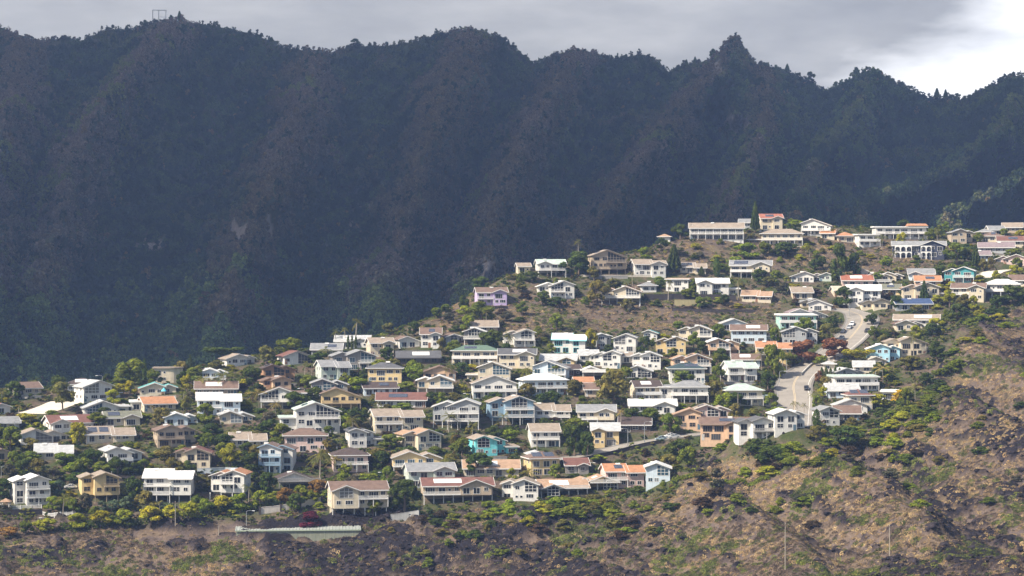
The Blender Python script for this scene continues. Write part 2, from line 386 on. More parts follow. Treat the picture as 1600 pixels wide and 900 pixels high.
# ---------------------------------------------------------------- mountain wall behind
SKY = [(-320,60),(-150,50),(0,42),(30,54),(60,62),(100,58),(130,62),(165,44),(190,46),(215,42),(240,34),(280,30),(300,34),(350,44),(400,52),(425,64),(445,74),(490,78),(520,80),(555,68),(600,71),(650,62),(680,52),(740,44),(785,58),(810,78),(832,98),(845,95),(870,82),(905,77),(960,88),(1000,84),(1025,92),(1045,110),(1080,98),(1105,96),(1120,86),(1132,70),(1143,59),(1149,54),(1156,60),(1165,76),(1173,90),(1185,102),(1215,106),(1255,120),(1290,142),(1320,127),(1345,113),(1365,109),(1400,128),(1450,152),(1480,150),(1505,155),(1550,132),(1580,117),(1600,120),(1700,100),(1950,130)]
RIBS = [[(285,30),(190,150),(130,240),(95,340),(60,470),(40,600)],[(500,78),(470,200),(430,290),(400,360),(365,450),(330,560)],
        [(735,44),(700,150),(670,260),(630,380),(590,470)],[(905,77),(850,190),(800,290),(770,380),(740,450)],[(1150,58),(1090,160),(1030,250),(960,330),(900,390)],
        [(1180,96),(1200,200),(1170,280),(1140,350)],[(1365,109),(1330,200),(1280,270),(1240,340)],[(1600,118),(1560,230),(1480,290),(1350,340)],
        [(40,55),(20,180),(-30,330)],[(1750,100),(1680,240),(1580,310),(1480,350)]]
ps = np.arange(-300, 1905, 4.5); ts = np.linspace(0, 1.24, 236)
PS, TS = np.meshgrid(ps, ts)
skyp = np.interp(PS, *zip(*SKY))+1.5*perlin(PS/17, PS*0)
DC = 2350-250*sstep(PS, 1000, 1700)
zc = (HY-skyp)/F*DC
tt = np.minimum(TS, 1)
q = tt**1.18
pym = HY-((-74+(zc+74)*q)/(1255+(DC-1255)*tt**.92))*F
rib = np.zeros_like(PS)
for r in RIBS:
    xs = np.interp(pym, [b for a, b in r], [a for a, b in r])
    wv = 34+34*abs(math.sin(r[0][0]*1.7))+30*fbm(pym/90, PS*0+len(r)*3.3+r[0][0], 2)+22*sstep(pym, 100, 350)
    d = np.abs(PS-xs+20*fbm(pym/55, PS/70, 3)); rib = np.maximum(rib, np.clip(1-d/wv, 0, 1)**1.15)
env = np.sin(np.pi*np.clip(tt, 0, 1)**.9)**.8
D = 1255+(DC-1255)*tt**.92-env*(330*rib+150*fbm(PS/130+pym/260, pym/240, 4)+55*ridged(PS/60+pym/110+fbm(PS/80, pym/80, 2), pym/120, 4))+env*150
D = np.where(TS > 1, DC+(TS-1)*1500, D)
MZ = -74+(zc+74)*q; MZ = np.where(TS > 1, zc-(TS-1)*900, MZ)
MZ = MZ+7*np.clip(env, 0, 1)*fbm(PS/22, pym/22, 4)+2.5*fbm(PS/7, pym/7, 2)*np.clip(tt*4, 0, 1)
MX = (PS-HX)/F*D
def mat_mountain():
    m, nt, out = new_mat('mountain_ground'); p = principled(nt, out, .95, .05); tc = N(nt, 'ShaderNodeTexCoord'); O = tc.outputs['Object']
    mid = noise(nt, .02, 5, .65, O); fine = noise(nt, .22, 5, .75, O)
    c = ramp(nt, fine, [(.25, (.018, .020, .012)), (.5, (.045, .042, .026)), (.75, (.09, .075, .05))])
    g = ramp(nt, fine, [(.25, (.016, .024, .010)), (.55, (.04, .055, .022)), (.78, (.07, .085, .035))])
    L(nt, mix(nt, N(nt, 'ShaderNodeAttribute', attribute_name='rock').outputs['Fac'], mix(nt, remap(nt, mid, .42, .6), c, g), ramp(nt, fine, [(.3, (.06, .05, .045)), (.6, (.24, .20, .175)), (.8, (.36, .31, .27))])), p.inputs['Base Color']); return m
FACES = [(235,385,34,14),(372,368,22,14),(575,318,12,10),(655,418,36,16),(765,425,16,26),(85,335,8,20),(420,360,10,16),(545,350,14,10),(1150,200,30,26),(1120,120,16,20)]
cliffs = np.zeros_like(PS)
for a_, b_, rx_, ry_ in FACES: cliffs = np.maximum(cliffs, sstep(1-np.sqrt(((PS-a_)/rx_)**2+((pym-b_)/ry_)**2)+.9*fbm(PS/9, pym/14, 3), .1, .5))
mt = grid_mesh('mountain', MX, D, MZ, mat_mountain(), dict(rock=cliffs)); tag(mt, kind='structure')
# ---------------------------------------------------------------- houses
WALLC = dict(wh=(.71,.685,.63), cr=(.66,.57,.42), ye=(.70,.53,.27), ta=(.50,.40,.29), pk=(.66,.48,.42), pe=(.68,.46,.30), gr=(.40,.41,.41), tp=(.30,.275,.25),
             pb=(.58,.66,.71), lb=(.38,.62,.72), tq=(.20,.66,.68), te=(.07,.30,.32), ob=(.40,.23,.13), gn=(.55,.61,.53), mi=(.40,.68,.57), nv=(.055,.062,.095), pu=(.56,.44,.66), db=(.10,.075,.06), bl=(.26,.38,.48))
ROOFC = dict(wh=(.74,.73,.70), lg=(.47,.47,.46), gr=(.27,.27,.27), dg=(.11,.11,.115), ta=(.33,.265,.205), br=(.19,.125,.095), rb=(.19,.088,.068), db=(.085,.06,.052), og=(.47,.225,.115),
             pe=(.41,.265,.17), rd=(.36,.135,.085), tq=(.13,.38,.36), gn=(.12,.18,.13), pg=(.46,.55,.48), ol=(.19,.19,.14), mv=(.27,.21,.215), nv=(.055,.09,.19), dt=(.045,.075,.08), te=(.07,.30,.32), pb=(.45,.52,.58), be=(.56,.48,.37))
TRIM = dict(wh=(.72,.70,.66), db=(.12,.08,.06))
SH = 2.75; PITCH = .36; OV = .75
_wcache = {}
def window_meshes(w, h, cols, rows=1):
    k = (w, h, cols, rows)
    if k not in _wcache:
        mb = MB(); t = .11; y0, y1 = -.07, .06
        mb.box(-w/2, -w/2+t, y0, y1, 0, h); mb.box(w/2-t, w/2, y0, y1, 0, h)
        mb.box(-w/2+t, w/2-t, y0, y1, 0, t); mb.box(-w/2+t, w/2-t, y0, y1, h-t, h)
        for i in range(1, cols):
            x = -w/2+w*i/cols; mb.box(x-.04, x+.04, y0+.01, y1-.01, t, h-t)
        for i in range(1, rows):
            z = h*i/rows; mb.box(-w/2+t, w/2-t, y0+.02, y1-.02, z-.03, z+.03)
        pm = MB(); pm.box(-w/2+t*.7, w/2-t*.7, -.015, .03, t*.7, h-t*.7)
        _wcache[k] = (mb.mesh('window_frame', M['trim']), pm.mesh('window_pane', M['glass']))
    return _wcache[k]
WIN = dict(s=(1.0,.9,1,1), m=(1.5,1.35,2,1), w=(2.5,1.4,3,1), d=(2.3,2.1,2,1), D=(3.2,2.1,4,1), t=(1.2,2.0,1,2), b=(2.2,1.5,2,2))
def add_window(P, kind, x, y, z, rz, trim, tint, name='window'):
    w, h, c, r = WIN[kind]; fm, pm = window_meshes(w, h, c, r)
    f = inst(name, fm, P, trim, (x, y, z), (0, 0, rz)); inst('pane', pm, f, tint); return f
def facade(P, R, x0, x1, y, z0, ntop, n, trim, tint, skip_top=None, doors=True, lowkinds=None):
    """windows and sliding doors along one front, storey by storey; skip_top = x range taken by glazing in the gable"""
    for k in range(n):
        z = z0+k*SH; x = x0+.7
        while x < x1-1.3:
            kd = R.choice('mwdDdwbD' if k else 'mwdDmbsd'); w, h = WIN[kd][:2]
            if x+w > x1-.5:
                kd = 'm' if x+1.5 < x1-.4 else 's'; w, h = WIN[kd][:2]
                if x+w > x1-.35: break
            if not (k == n-1 and skip_top and x+w > skip_top[0]-.2 and x < skip_top[1]+.2):
                zz = z+(.12 if kd in 'dD' else 1.0 if kd != 't' else .4)
                add_window(P, kd, x+w/2, y, zz, 0, trim, tint, 'sliding_door' if kd in 'dD' else 'window')
            x += w+R.uniform(.5, 1.5)
def railing(P, x0, x1, y, z, ret, trim, solid, name='balcony'):
    """a floor slab standing out from the wall with a rail of close balusters or a solid parapet"""
    mb = MB(); mb.box(x0, x1, y-ret, y-.01, z-.22, z); slab = mb.build(name, M['trim'], P, trim)
    rb = MB(); h = 1.0
    if solid:
        rb.box(x0, x1, y-ret, y-ret+.1, z+.01, z+h); rb.box(x0, x0+.1, y-ret+.11, y-.02, z+.01, z+h); rb.box(x1-.1, x1, y-ret+.11, y-.02, z+.01, z+h)
    else:
        for a, b in ((z+.08, z+.18), (z+h-.12, z+h)):
            rb.box(x0, x1, y-ret, y-ret+.09, a, b); rb.box(x0, x0+.09, y-ret+.1, y-.02, a, b); rb.box(x1-.09, x1, y-ret+.1, y-.02, a, b)
        q = x0+.05
        while q < x1-.12:
            rb.box(q, q+.13, y-ret+.01, y-ret+.07, z+.181, z+h-.121); q += .29
    rb.build('railing', M['trim'], slab, trim); return slab
def posts(P, xs, y, z0, z1, trim, r=.13, name='post'):
    for x in xs:
        mb = MB(); mb.box(x-r, x+r, y-r, y+r, z0, z1); mb.build(name, M['trim'], P, trim)
def gable_body(P, w, d, y, he, ax, wallc, roofc, trim, z0, base, names=('wall', 'roof'), cx=0., pitch=PITCH, rear_ov=.4):
    """body with its gable to the front; ax = apex offset (-1..1); returns apex data"""
    a = ax*w/2; hr = he+pitch*w/2; eL = hr-pitch*(a+w/2); eR = hr-pitch*(w/2-a)
    mb = MB(); mb.prism([(cx-w/2, base), (cx+w/2, base), (cx+w/2, eR), (cx+a, hr), (cx-w/2, eL)], y, y+d); mb.build(names[0], M['wall'], P, wallc)
    rm = MB(); t = .22; o = OV; u = .035
    L0 = (cx-w/2-o, eL-pitch*o+u); A0 = (cx+a, hr+u); R0 = (cx+w/2+o, eR-pitch*o+u)
    rm.prism([L0, A0, (A0[0], A0[1]+t), (L0[0], L0[1]+t)], y-o, y+d+rear_ov)
    rm.prism([(A0[0]+.001, A0[1]), R0, (R0[0], R0[1]+t), (A0[0]+.001, A0[1]+t)], y-o, y+d+rear_ov)
    ro = rm.build(names[1], M['roof'], P, roofc)
    fb = MB(); b = .12; h0, h1 = -.03, t+.03
    fb.prism([(L0[0], L0[1]+h0), (A0[0], A0[1]+h0), (A0[0], A0[1]+h1), (L0[0], L0[1]+h1)], y-o-b, y-o-.003)
    fb.prism([(A0[0]+.002, A0[1]+h0), (R0[0], R0[1]+h0), (R0[0], R0[1]+h1), (A0[0]+.002, A0[1]+h1)], y-o-b, y-o-.003)
    fb.build('fascia', M['trim'], ro, trim)
    return dict(hr=hr, a=cx+a, eL=eL, eR=eR, roof=ro, cx=cx, w=w, y=y, d=d, pitch=pitch)
def gable_glass(P, G, side, zb, trim, tint):
    """glazing that follows the slope of the gable"""
    y = G['y']; w = G['w']; x0, x1 = G['cx']-w/2+.5, G['cx']+w/2-.5
    top = lambda x: G['hr']-G['pitch']*abs(x-G['a'])-.55
    if side == 'g': x0 = G['a']+.25 if G['a']+.25 < x1-1.5 else x1-3
    elif side == 'h': x1 = G['a']-.25 if G['a']-.25 > x0+1.5 else x0+3
    elif side == 'G': x0 = G['a']-w*.27; x1 = G['a']+w*.27; x0 = max(x0, G['cx']-w/2+.5); x1 = min(x1, G['cx']+w/2-.5)
    xs = [x0]+([G['a']] if x0 < G['a'] < x1 else [])+[x1]
    ring = [(x0, zb), (x1, zb)]+[(x, max(top(x), zb+.4)) for x in reversed(xs)]
    mb = MB(); mb.prism(ring, y-.03, y+.04); pane = mb.build('gable_window', M['glass'], P, tint)
    fr = MB(); n = max(2, int((x1-x0)/1.15))
    for i in range(n+1):
        x = x0+(x1-x0)*i/n; fr.box(x-.06, x+.06, y-.09, y-.031, zb, max(top(x), zb+.4))
    for z in (zb, zb+1.0, zb+2.05):
        lim = [x for x in np.linspace(x0, x1, 25) if top(x) > z-.02]
        if len(lim) > 2: fr.box(min(lim), max(lim), y-.085, y-.032, z-.06, z+.05)
    fr.build('frame', M['trim'], pane, trim); return (x0, x1)
def side_body(P, w, d, y, he, wallc, roofc, trim, base, names=('wall', 'roof'), cx=0., pitch=.40):
    rise = pitch*d/2; mb = MB()
    mb.prismx([(y, base), (y+d, base), (y+d, he), (y+d/2, he+rise), (y, he)], cx-w/2, cx+w/2); mb.build(names[0], M['wall'], P, wallc)
    rm = MB(); o = .85; t = .22; u = .035
    prof = lambda s: [(y+d/2+s*.001, he+rise+u), (y+d/2+s*(d/2+o), he-pitch*o+u), (y+d/2+s*(d/2+o), he-pitch*o+u+t), (y+d/2+s*.001, he+rise+u+t)]
    for s in (-1, 1): rm.prismx(prof(s), cx-w/2-.6, cx+w/2+.6)
    ro = rm.build(names[1], M['roof'], P, roofc)
    fb = MB(); fb.box(cx-w/2-.6, cx+w/2+.6, y-o-.12, y-o-.003, he-pitch*o-.1, he-pitch*o+t+.02)
    for sx in (-1, 1):
        for s in (-1, 1):
            pr = [(p[0], p[1]-.1 if i < 2 else p[1]+.03) for i, p in enumerate(prof(s))]
            xa = cx+sx*(w/2+.603); fb.prismx(pr, min(xa, xa+sx*.1), max(xa, xa+sx*.1))
    fb.build('fascia', M['trim'], ro, trim)
    return dict(he=he, rise=rise, y=y, d=d, pitch=pitch, cx=cx, w=w, roof=ro)
def hip_body(P, w, d, y, he, wallc, roofc, trim, base, names=('wall', 'roof'), cx=0., pitch=.38):
    mb = MB(); mb.box(cx-w/2, cx+w/2, y, y+d, base, he); mb.build(names[0], M['wall'], P, wallc)
    o = .85; x0, x1, ya, yb = cx-w/2-o, cx+w/2+o, y-o, y+d+o; rr = min(x1-x0, yb-ya)/2; hz = he+.18+pitch*rr
    a, b, c, e = (x0, ya, he+.18), (x1, ya, he+.18), (x1, yb, he+.18), (x0, yb, he+.18)
    if x1-x0 > yb-ya: r0, r1 = (x0+rr, (ya+yb)/2, hz), (x1-rr, (ya+yb)/2, hz)
    else: r0, r1 = ((x0+x1)/2, ya+rr, hz), ((x0+x1)/2, yb-rr, hz)
    rm = MB()
    if x1-x0 > yb-ya: rm.poly([a, b, r1, r0]); rm.poly([b, c, r1]); rm.poly([c, e, r0, r1]); rm.poly([e, a, r0])
    else: rm.poly([a, b, r0]); rm.poly([b, c, r1, r0]); rm.poly([c, e, r1]); rm.poly([e, a, r0, r1])
    rm.poly([e, c, b, a]); ro = rm.build(names[1], M['roof'], P, roofc)
    fb = MB(); fb.box(x0, x1, ya-.1, ya-.003, he-.04, he+.24); fb.box(x0-.1, x0-.003, ya, yb, he-.04, he+.24); fb.box(x1+.003, x1+.1, ya, yb, he-.04, he+.24)
    fb.build('fascia', M['trim'], ro, trim)
    return dict(he=he+.18, rise=pitch*rr, y=ya+o, d=yb-ya-2*o, pitch=pitch, cx=cx, w=w, roof=ro)
def flat_body(P, w, d, y, he, wallc, roofc, trim, base, names=('wall', 'roof'), cx=0.):
    mb = MB(); mb.box(cx-w/2, cx+w/2, y, y+d, base, he); mb.build(names[0], M['wall'], P, wallc)
    rm = MB(); rm.hull([(cx-w/2-.7, y-.9, he+.02), (cx+w/2+.7, y-.9, he+.02), (cx+w/2+.7, y-.9, he+.3), (cx-w/2-.7, y-.9, he+.3)],
                       [(cx-w/2-.7, y+d+.4, he+.02), (cx+w/2+.7, y+d+.4, he+.02), (cx+w/2+.7, y+d+.4, he+.75), (cx-w/2-.7, y+d+.4, he+.75)])
    ro = rm.build(names[1], M['roof'], P, roofc); fb = MB(); fb.box(cx-w/2-.7, cx+w/2+.7, y-1.02, y-.903, he-.05, he+.36); fb.build('fascia', M['trim'], ro, trim)
    return dict(he=he, rise=.3, y=y, d=d, pitch=.05, cx=cx, w=w, roof=ro)
def panel_on_front(ro, B, x, w, dy, col, name):
    """a panel lying on the front slope of a roof"""
    th = math.atan(B['pitch']); yc = B['y']+B['d']*.24; zc = B['he']+.035+.22+B['pitch']*(yc-B['y'])+.07
    mb = MB(); mb.box(-w/2, w/2, -dy/2, dy/2, -.04, .05)
    o = mb.build(name, M['solar'] if col is None else M['trim'], ro, col); o.location = (x, yc, zc); o.rotation_euler = (th, 0, 0)
def panel_on_side(ro, G, s, y, w, dx, col, name):
    th = math.atan(G['pitch']); half = (G['w']/2-s*(G['a']-G['cx'])); xc = G['a']+s*half*.5; zc = G['hr']-G['pitch']*half*.5+.035+.22+.08
    mb = MB(); mb.box(-dx/2, dx/2, -w/2, w/2, -.04, .05)
    o = mb.build(name, M['solar'] if col is None else M['trim'], ro, col); o.location = (xc, y, zc); o.rotation_euler = (0, s*th, 0)

HOUSES = []          # (px, py_top, py_base, half width px, label, world xy, depth, yaw, w)
def house(px, yb, wpx, n, T, wc, rc, fl, yaw, label, seed):
    R = random.Random(seed*17+5)
    p = hit(px, yb); Y = p.y; yaw += R.uniform(-9, 13) if n < 4 and wpx < 85 else 0; w = max(4.2, wpx*Y/F/(1.0 if abs(yaw) < 12 else 1.07)-1.35); d = R.uniform(9, 11.5) if n < 3 else 11.
    if w < 8: d = min(d, w*1.2)
    P = empty('house', p, math.radians(yaw)-math.atan2(p.x, p.y)); cat = 'house'
    tag(P, label, cat, 'houses on the hillside')
    W = WALLC[wc]; RC = ROOFC[rc]; jit = R.uniform(.93, 1.05); W = tuple(min(.8, q*jit) for q in W)
    trim = TRIM['wh'] if 't' not in fl else tuple(min(.8, .35*q+.25*r+.05) for q, r in zip(W, RC))
    if 'j' in fl: trim = WALLC['bl']
    if 'J' in fl: trim = WALLC['tq']
    tint = (.012, .016, .022) if 'q' not in fl else (.05, .14, .20)
    base = -2.2; he = n*SH+.15; z0 = 0.
    if 'k' in fl:                       # stands on posts over an open ground storey
        z0 = SH; mb = MB(); mb.box(-w/2+.6, w/2-.6, d*.42, d*.95, base, SH-.25); mb.build('foundation', M['wall'], P, tuple(q*.8 for q in W))
        posts(P, np.linspace(-w/2+.3, w/2-.3, max(3, int(w/3.2)+1)), .3, base, SH-.26, trim)
        body_base = SH-.25
    else: body_base = base
    ns = n-1 if 'k' in fl else n
    G = B = None; skip = None; fw0, fw1 = -w/2, w/2; yf = 0.
    if T == 'G':
        ax = R.choice((-.25, 0, .2)) if not set(fl) & set('gh') else (-.12 if 'g' in fl else .12)
        mw = w; cx = 0
        if 'L' in fl or 'R' in fl:
            s = -1 if 'L' in fl else 1; mw = w*.68; cx = -s*w*.16; ww = w*.52
            yw = R.uniform(2.2, 3.8); gable_body(P, ww, d*.8, yw, he-.35, ax, W, RC, trim, z0, body_base, ('wing_wall', 'wing_roof'), cx=s*(w/2-ww/2), pitch=PITCH)
            xa = (-w/2+.2, cx-mw/2) if s < 0 else (cx+mw/2, w/2-.2)
            facade(P, R, xa[0]-.3, xa[1]+.3, yw, z0, 0, ns, trim, tint)
        G = gable_body(P, mw, d, 0, he, ax, W, RC, trim, z0, body_base, cx=cx)
        fw0, fw1 = cx-mw/2, cx+mw/2
        for s in 'ghG':
            if s in fl: skip = gable_glass(P, G, s, z0+(ns-1)*SH+.35, trim, tint)
        if 's' in fl: panel_on_side(G['roof'], G, -1, d*.5, d*.5, 2.6, None, 'solar_panel')
        if 'w' in fl: panel_on_side(G['roof'], G, -1, d*.4, d*.35, 1.8, TRIM['wh'], 'skylight')
    elif T == 'S':
        if 'p' in fl:
            B = side_body(P, w*.56, d, 0, he, W, RC, trim, body_base, cx=-w*.22)
            side_body(P, w*.44, d*.9, -.9, he-.35, W, RC, trim, body_base, ('wing_wall', 'wing_roof'), cx=w*.28)
            facade(P, R, w*.06+.3, w/2, -.9, z0, 0, ns, trim, tint); fw1 = w*.06
        else: B = side_body(P, w, d, 0, he, W, RC, trim, body_base)
    elif T == 'H': B = hip_body(P, w, d, 0, he, W, RC, trim, body_base)
    elif T == 'F': B = flat_body(P, w, d, 0, he, W, RC, trim, body_base)
    elif T == 'R':                       # rounded end
        mb = MB(); ring = [(-w/2, 8), (-w/2, 0), (0, 0)]+[(w*.1+w*.4*math.sin(t), 4-4*math.cos(t)) for t in np.linspace(0, math.pi, 12)]+[(0, 8)]
        mb.hull([(x, y, base) for x, y in ring], [(x, y, he) for x, y in ring]); mb.build('wall', M['wall'], P, W)
        rm = MB(); rr = [(x*1.08, y*1.16-.6) for x, y in ring]; rm.hull([(x, y, he+.01) for x, y in rr], [(x, y, he+.45) for x, y in rr]); ro = rm.build('roof', M['roof'], P, RC)
        fw1 = 0
    if 'A' in fl or 'a' in fl:          # a gabled bay stands out of the front
        s = 1 if 'A' in fl else -1; bw = w*.44; cxx = s*w*.25
        gb = gable_body(P, bw, d*.5+1.6, -1.6, he-.1, 0, W, RC, trim, z0, body_base, ('bay_wall', 'bay_roof'), cx=cxx, pitch=.38, rear_ov=0)
        if 'q' in fl or 'G' in fl: gable_glass(P, gb, 'G', z0+(ns-1)*SH+.4, trim, tint)
        else: facade(P, R, cxx-bw/2, cxx+bw/2, -1.6, z0, 0, ns, trim, tint)
        if ns > 1 and ('q' in fl or 'G' in fl): facade(P, R, cxx-bw/2, cxx+bw/2, -1.6, z0, 0, ns-1, trim, tint)
        if s > 0: fw1 = min(fw1, cxx-bw/2)
        else: fw0 = max(fw0, cxx+bw/2)
    if B:
        if 's' in fl:
            for i in range(R.choice((1, 2))): panel_on_front(B['roof'], B, (-.24+.42*i)*B['w']+B['cx'], B['w']*.34, B['d']*.34, None, 'solar_panel')
        if 'w' in fl: panel_on_front(B['roof'], B, B['cx']+R.uniform(-.15, .15)*B['w'], B['w']*.4, B['d']*.3, TRIM['wh'], 'skylight')
    if 'O' in fl:                        # the right-hand end has its own tiled roof
        rm = MB(); rm.prismx([(-1.0, he+.8), (d/2, he+2.0), (d+.5, he+.8)], w*.16, w/2+.75); rm.build('tiled_roof', M['roof'], P, ROOFC['og'])
    if 'l' in fl:
        bm_ = MB(); bm_.box(-w/2-.05, w*.06, -.09, -.004, SH-.28, SH-.02); bm_.build('trim_band', M['trim'], P, ROOFC['rb'])
    if 'U' in fl:                        # white arcades in front of the upper and lower storey
        for xa, xb in ((-w*.46, -w*.14), (w*.02+.2, w*.02+5.2)):
            am = MB(); nb = max(2, int((xb-xa)/2.3)); bw = (xb-xa)/nb; ya = -2.0 if xa < 0 else -2.6
            for k in range(ns):
                zb = k*SH; ht = SH-.15
                for i in range(nb):
                    x_ = xa+i*bw; r_ = bw*.40; cx_ = x_+bw/2; zs = zb+ht-.35-r_
                    if zs < zb+.3: r_ = ht-.75; zs = zb+.4
                    am.box(x_, cx_-r_, ya, ya+.25, zb-(base*-1 if k == 0 else 0), zb+ht); am.box(cx_+r_, x_+bw-.001, ya, ya+.25, zb-(base*-1 if k == 0 else 0), zb+ht)
                    an = np.linspace(math.pi, 0, 9); arc = [(cx_+r_*math.cos(q), zs+r_*math.sin(q)*.9) for q in an]
                    for (xq, zq), (xr_, zr_) in zip(arc[:-1], arc[1:]): am.prism([(xq, zq), (xr_, zr_), (xr_, zb+ht), (xq, zb+ht)], ya, ya+.25)
                am.box(xa, xb, ya+.26, -.05, zb+ht-.2, zb+ht-.02)
            am.build('arcade', M['trim'], P, TRIM['wh'])
    # low wings with a sloping roof of their own
    for ch, s in (('x', -1), ('X', 1)):
        if ch in fl:
            ww = w*.34; cxx = s*(w/2+ww/2); flat_body(P, ww, d*.7, 1.6, SH*max(1, ns-1)+.1+z0, W, RC, trim, base, ('wing_wall', 'wing_roof'), cx=cxx)
            facade(P, R, cxx-ww/2, cxx+ww/2, 1.6, z0, 0, max(1, ns-1), trim, tint)
    if 'V' in fl:                        # glass doors the whole way along
        for k in range(ns):
            for x in np.arange(fw0+2.2, fw1-1.8, 3.5): add_window(P, 'D', x, 0, z0+k*SH+.12, 0, trim, tint, 'sliding_door')
    else: facade(P, R, fw0, fw1, yf, z0, 0, ns, trim, tint, skip)
    # windows on the two flanks
    for s in (-1, 1):
        if (s < 0 and ('x' in fl or 'L' in fl)) or (s > 0 and ('X' in fl or 'R' in fl or 'p' in fl)) or T == 'R': continue
        for k in range(ns):
            for yy in (d*.28, d*.68):
                if R.random() < .75: add_window(P, R.choice('ms'), s*w/2 if T != 'G' or not set(fl) & set('LR') else (fw0 if s < 0 else fw1), yy, z0+k*SH+1.05, s*math.pi/2, trim, tint)
    # balconies
    bx0, bx1 = fw0-.1, fw1+.1
    if 'b' in fl or 'B' in fl:
        lv = [ns-1] if 'b' in fl else list(range(0 if ns < 3 and 'k' in fl else 1, ns))
        for k in lv:
            if k == 0 and 'k' not in fl: continue
            zz = z0+k*SH+.02
            if 'A' in fl or 'a' in fl: x0, x1 = bx0, bx1
            elif 'h' in fl and 'B' not in fl: x0, x1 = bx0, bx0+(bx1-bx0)*.62
            elif 'g' in fl and 'B' not in fl: x0, x1 = bx1-(bx1-bx0)*.62, bx1
            else: x0, x1 = bx0, bx1
            railing(P, x0, x1, -.02, zz, 1.7, trim, 'o' in fl)
            posts(P, np.linspace(x0+.15, x1-.15, max(2, int((x1-x0)/3.6)+1)), -1.56, zz-SH+.03 if k > 0 else base, zz-.24, trim, .1)
    elif 'k' in fl: railing(P, fw0-.1, fw1+.1, -.02, SH+.02, 1.5, trim, 'o' in fl)
    if 'd' in fl:                        # a low deck in front
        s = R.choice((-1, 1)) if 'D' not in fl else 1
        railing(P, -w*.5, w*.5, -.02, .25 if z0 == 0 else z0, 3.0, trim, False, 'deck'); posts(P, np.linspace(-w*.48, w*.48, 5), -2.8, base-1, 0, trim, .11)
    if ns >= 1 and T in 'GSH' and 'k' not in fl and R.random() < .6:
        x = fw0+.75 if R.random() < .5 else fw1-.75
        mb = MB(); mb.box(x-.48, x+.48, -.06, -.004, .02, 2.1); dr = mb.build('door', M['trim'], P, R.choice([(.25,.13,.08), (.5,.48,.45), (.1,.16,.2)]))
        hb = MB(); hb.box(x+.30, x+.36, -.11, -.061, 1.0, 1.12); hb.build('handle', M['metal'], dr)
    sf = G or B
    if sf and T in 'GSH' and 's' not in fl and 'w' not in fl and w > 8:
        q_ = R.random()
        if q_ < .22:
            if G: panel_on_side(G['roof'], G, -1, G['d']*R.uniform(.35, .6), G['d']*.4, 2.2, None, 'solar_panel')
            else: panel_on_front(B['roof'], B, B['cx']+R.uniform(-.2, .2)*B['w'], B['w']*R.uniform(.2, .4), B['d']*.26, None, 'solar_panel')
        for _ in range(R.choice((0, 1, 2, 2))):     # small roof vents
            vb = MB(); vb.tube([(0, 0, -.3), (0, 0, .5)], .11, 6)
            o = vb.build('vent', M['metal'], sf['roof'])
            o.location = (sf['cx']+R.uniform(-.35, .35)*sf['w'], sf['y']+sf['d']*R.uniform(.52, .7), (sf['hr']-sf['pitch']*sf['w']*.28 if G else sf['he']+sf['rise']*.75)+.3)
    if T in 'GS' and n > 1 and R.random() < .28 and not set(fl) & set('LRxXUVAa') and w > 9:   # carport beside the house
        s = R.choice((-1, 1)); cw = 3.0; xa = s*(w/2+.15); xb = s*(w/2+.15+cw)
        cm_ = MB(); cm_.hull([(min(xa, xb), .8, 2.5), (max(xa, xb), .8, 2.5), (max(xa, xb), .8, 2.68), (min(xa, xb), .8, 2.68)], [(min(xa, xb), 6.3, 2.75), (max(xa, xb), 6.3, 2.75), (max(xa, xb), 6.3, 2.93), (min(xa, xb), 6.3, 2.93)])
        cp = cm_.build('carport_roof', M['roof'], P, RC)
        for yy in (1.1, 5.9):
            pm_ = MB(); pm_.box(-.09, .09, -.09, .09, -2.2, 2.48); q = pm_.build('post', M['trim'], cp, trim); q.location = (xb-s*.3, yy, 0)
    if T in 'GSH' and R.random() < .40 and 's' not in fl and 'w' not in fl:   # water heater tank on the roof
        tgt = G or B
        mb = MB(); mb.tube([(-.8, 0, 0), (.8, 0, 0)], .3, 8); mb.box(-.8, .8, -1.1, -.32, -.28, -.2); hr = tgt['hr'] if G else tgt['he']+tgt['rise']
        o = mb.build('water_heater', M['trim'], tgt['roof'], TRIM['wh']); o.location = (tgt['a']-1.2 if G else tgt['cx']+R.uniform(-.25, .25)*tgt['w'], tgt['y']+tgt['d']*.45, hr+.38-(.4 if G else .3))
    top = (G['hr'] if G else he+(B['rise'] if B else .5)); k = F/Y
    HOUSES.append((px, yb-top*k, yb, wpx/2, label, p, d, yaw, w)); return P
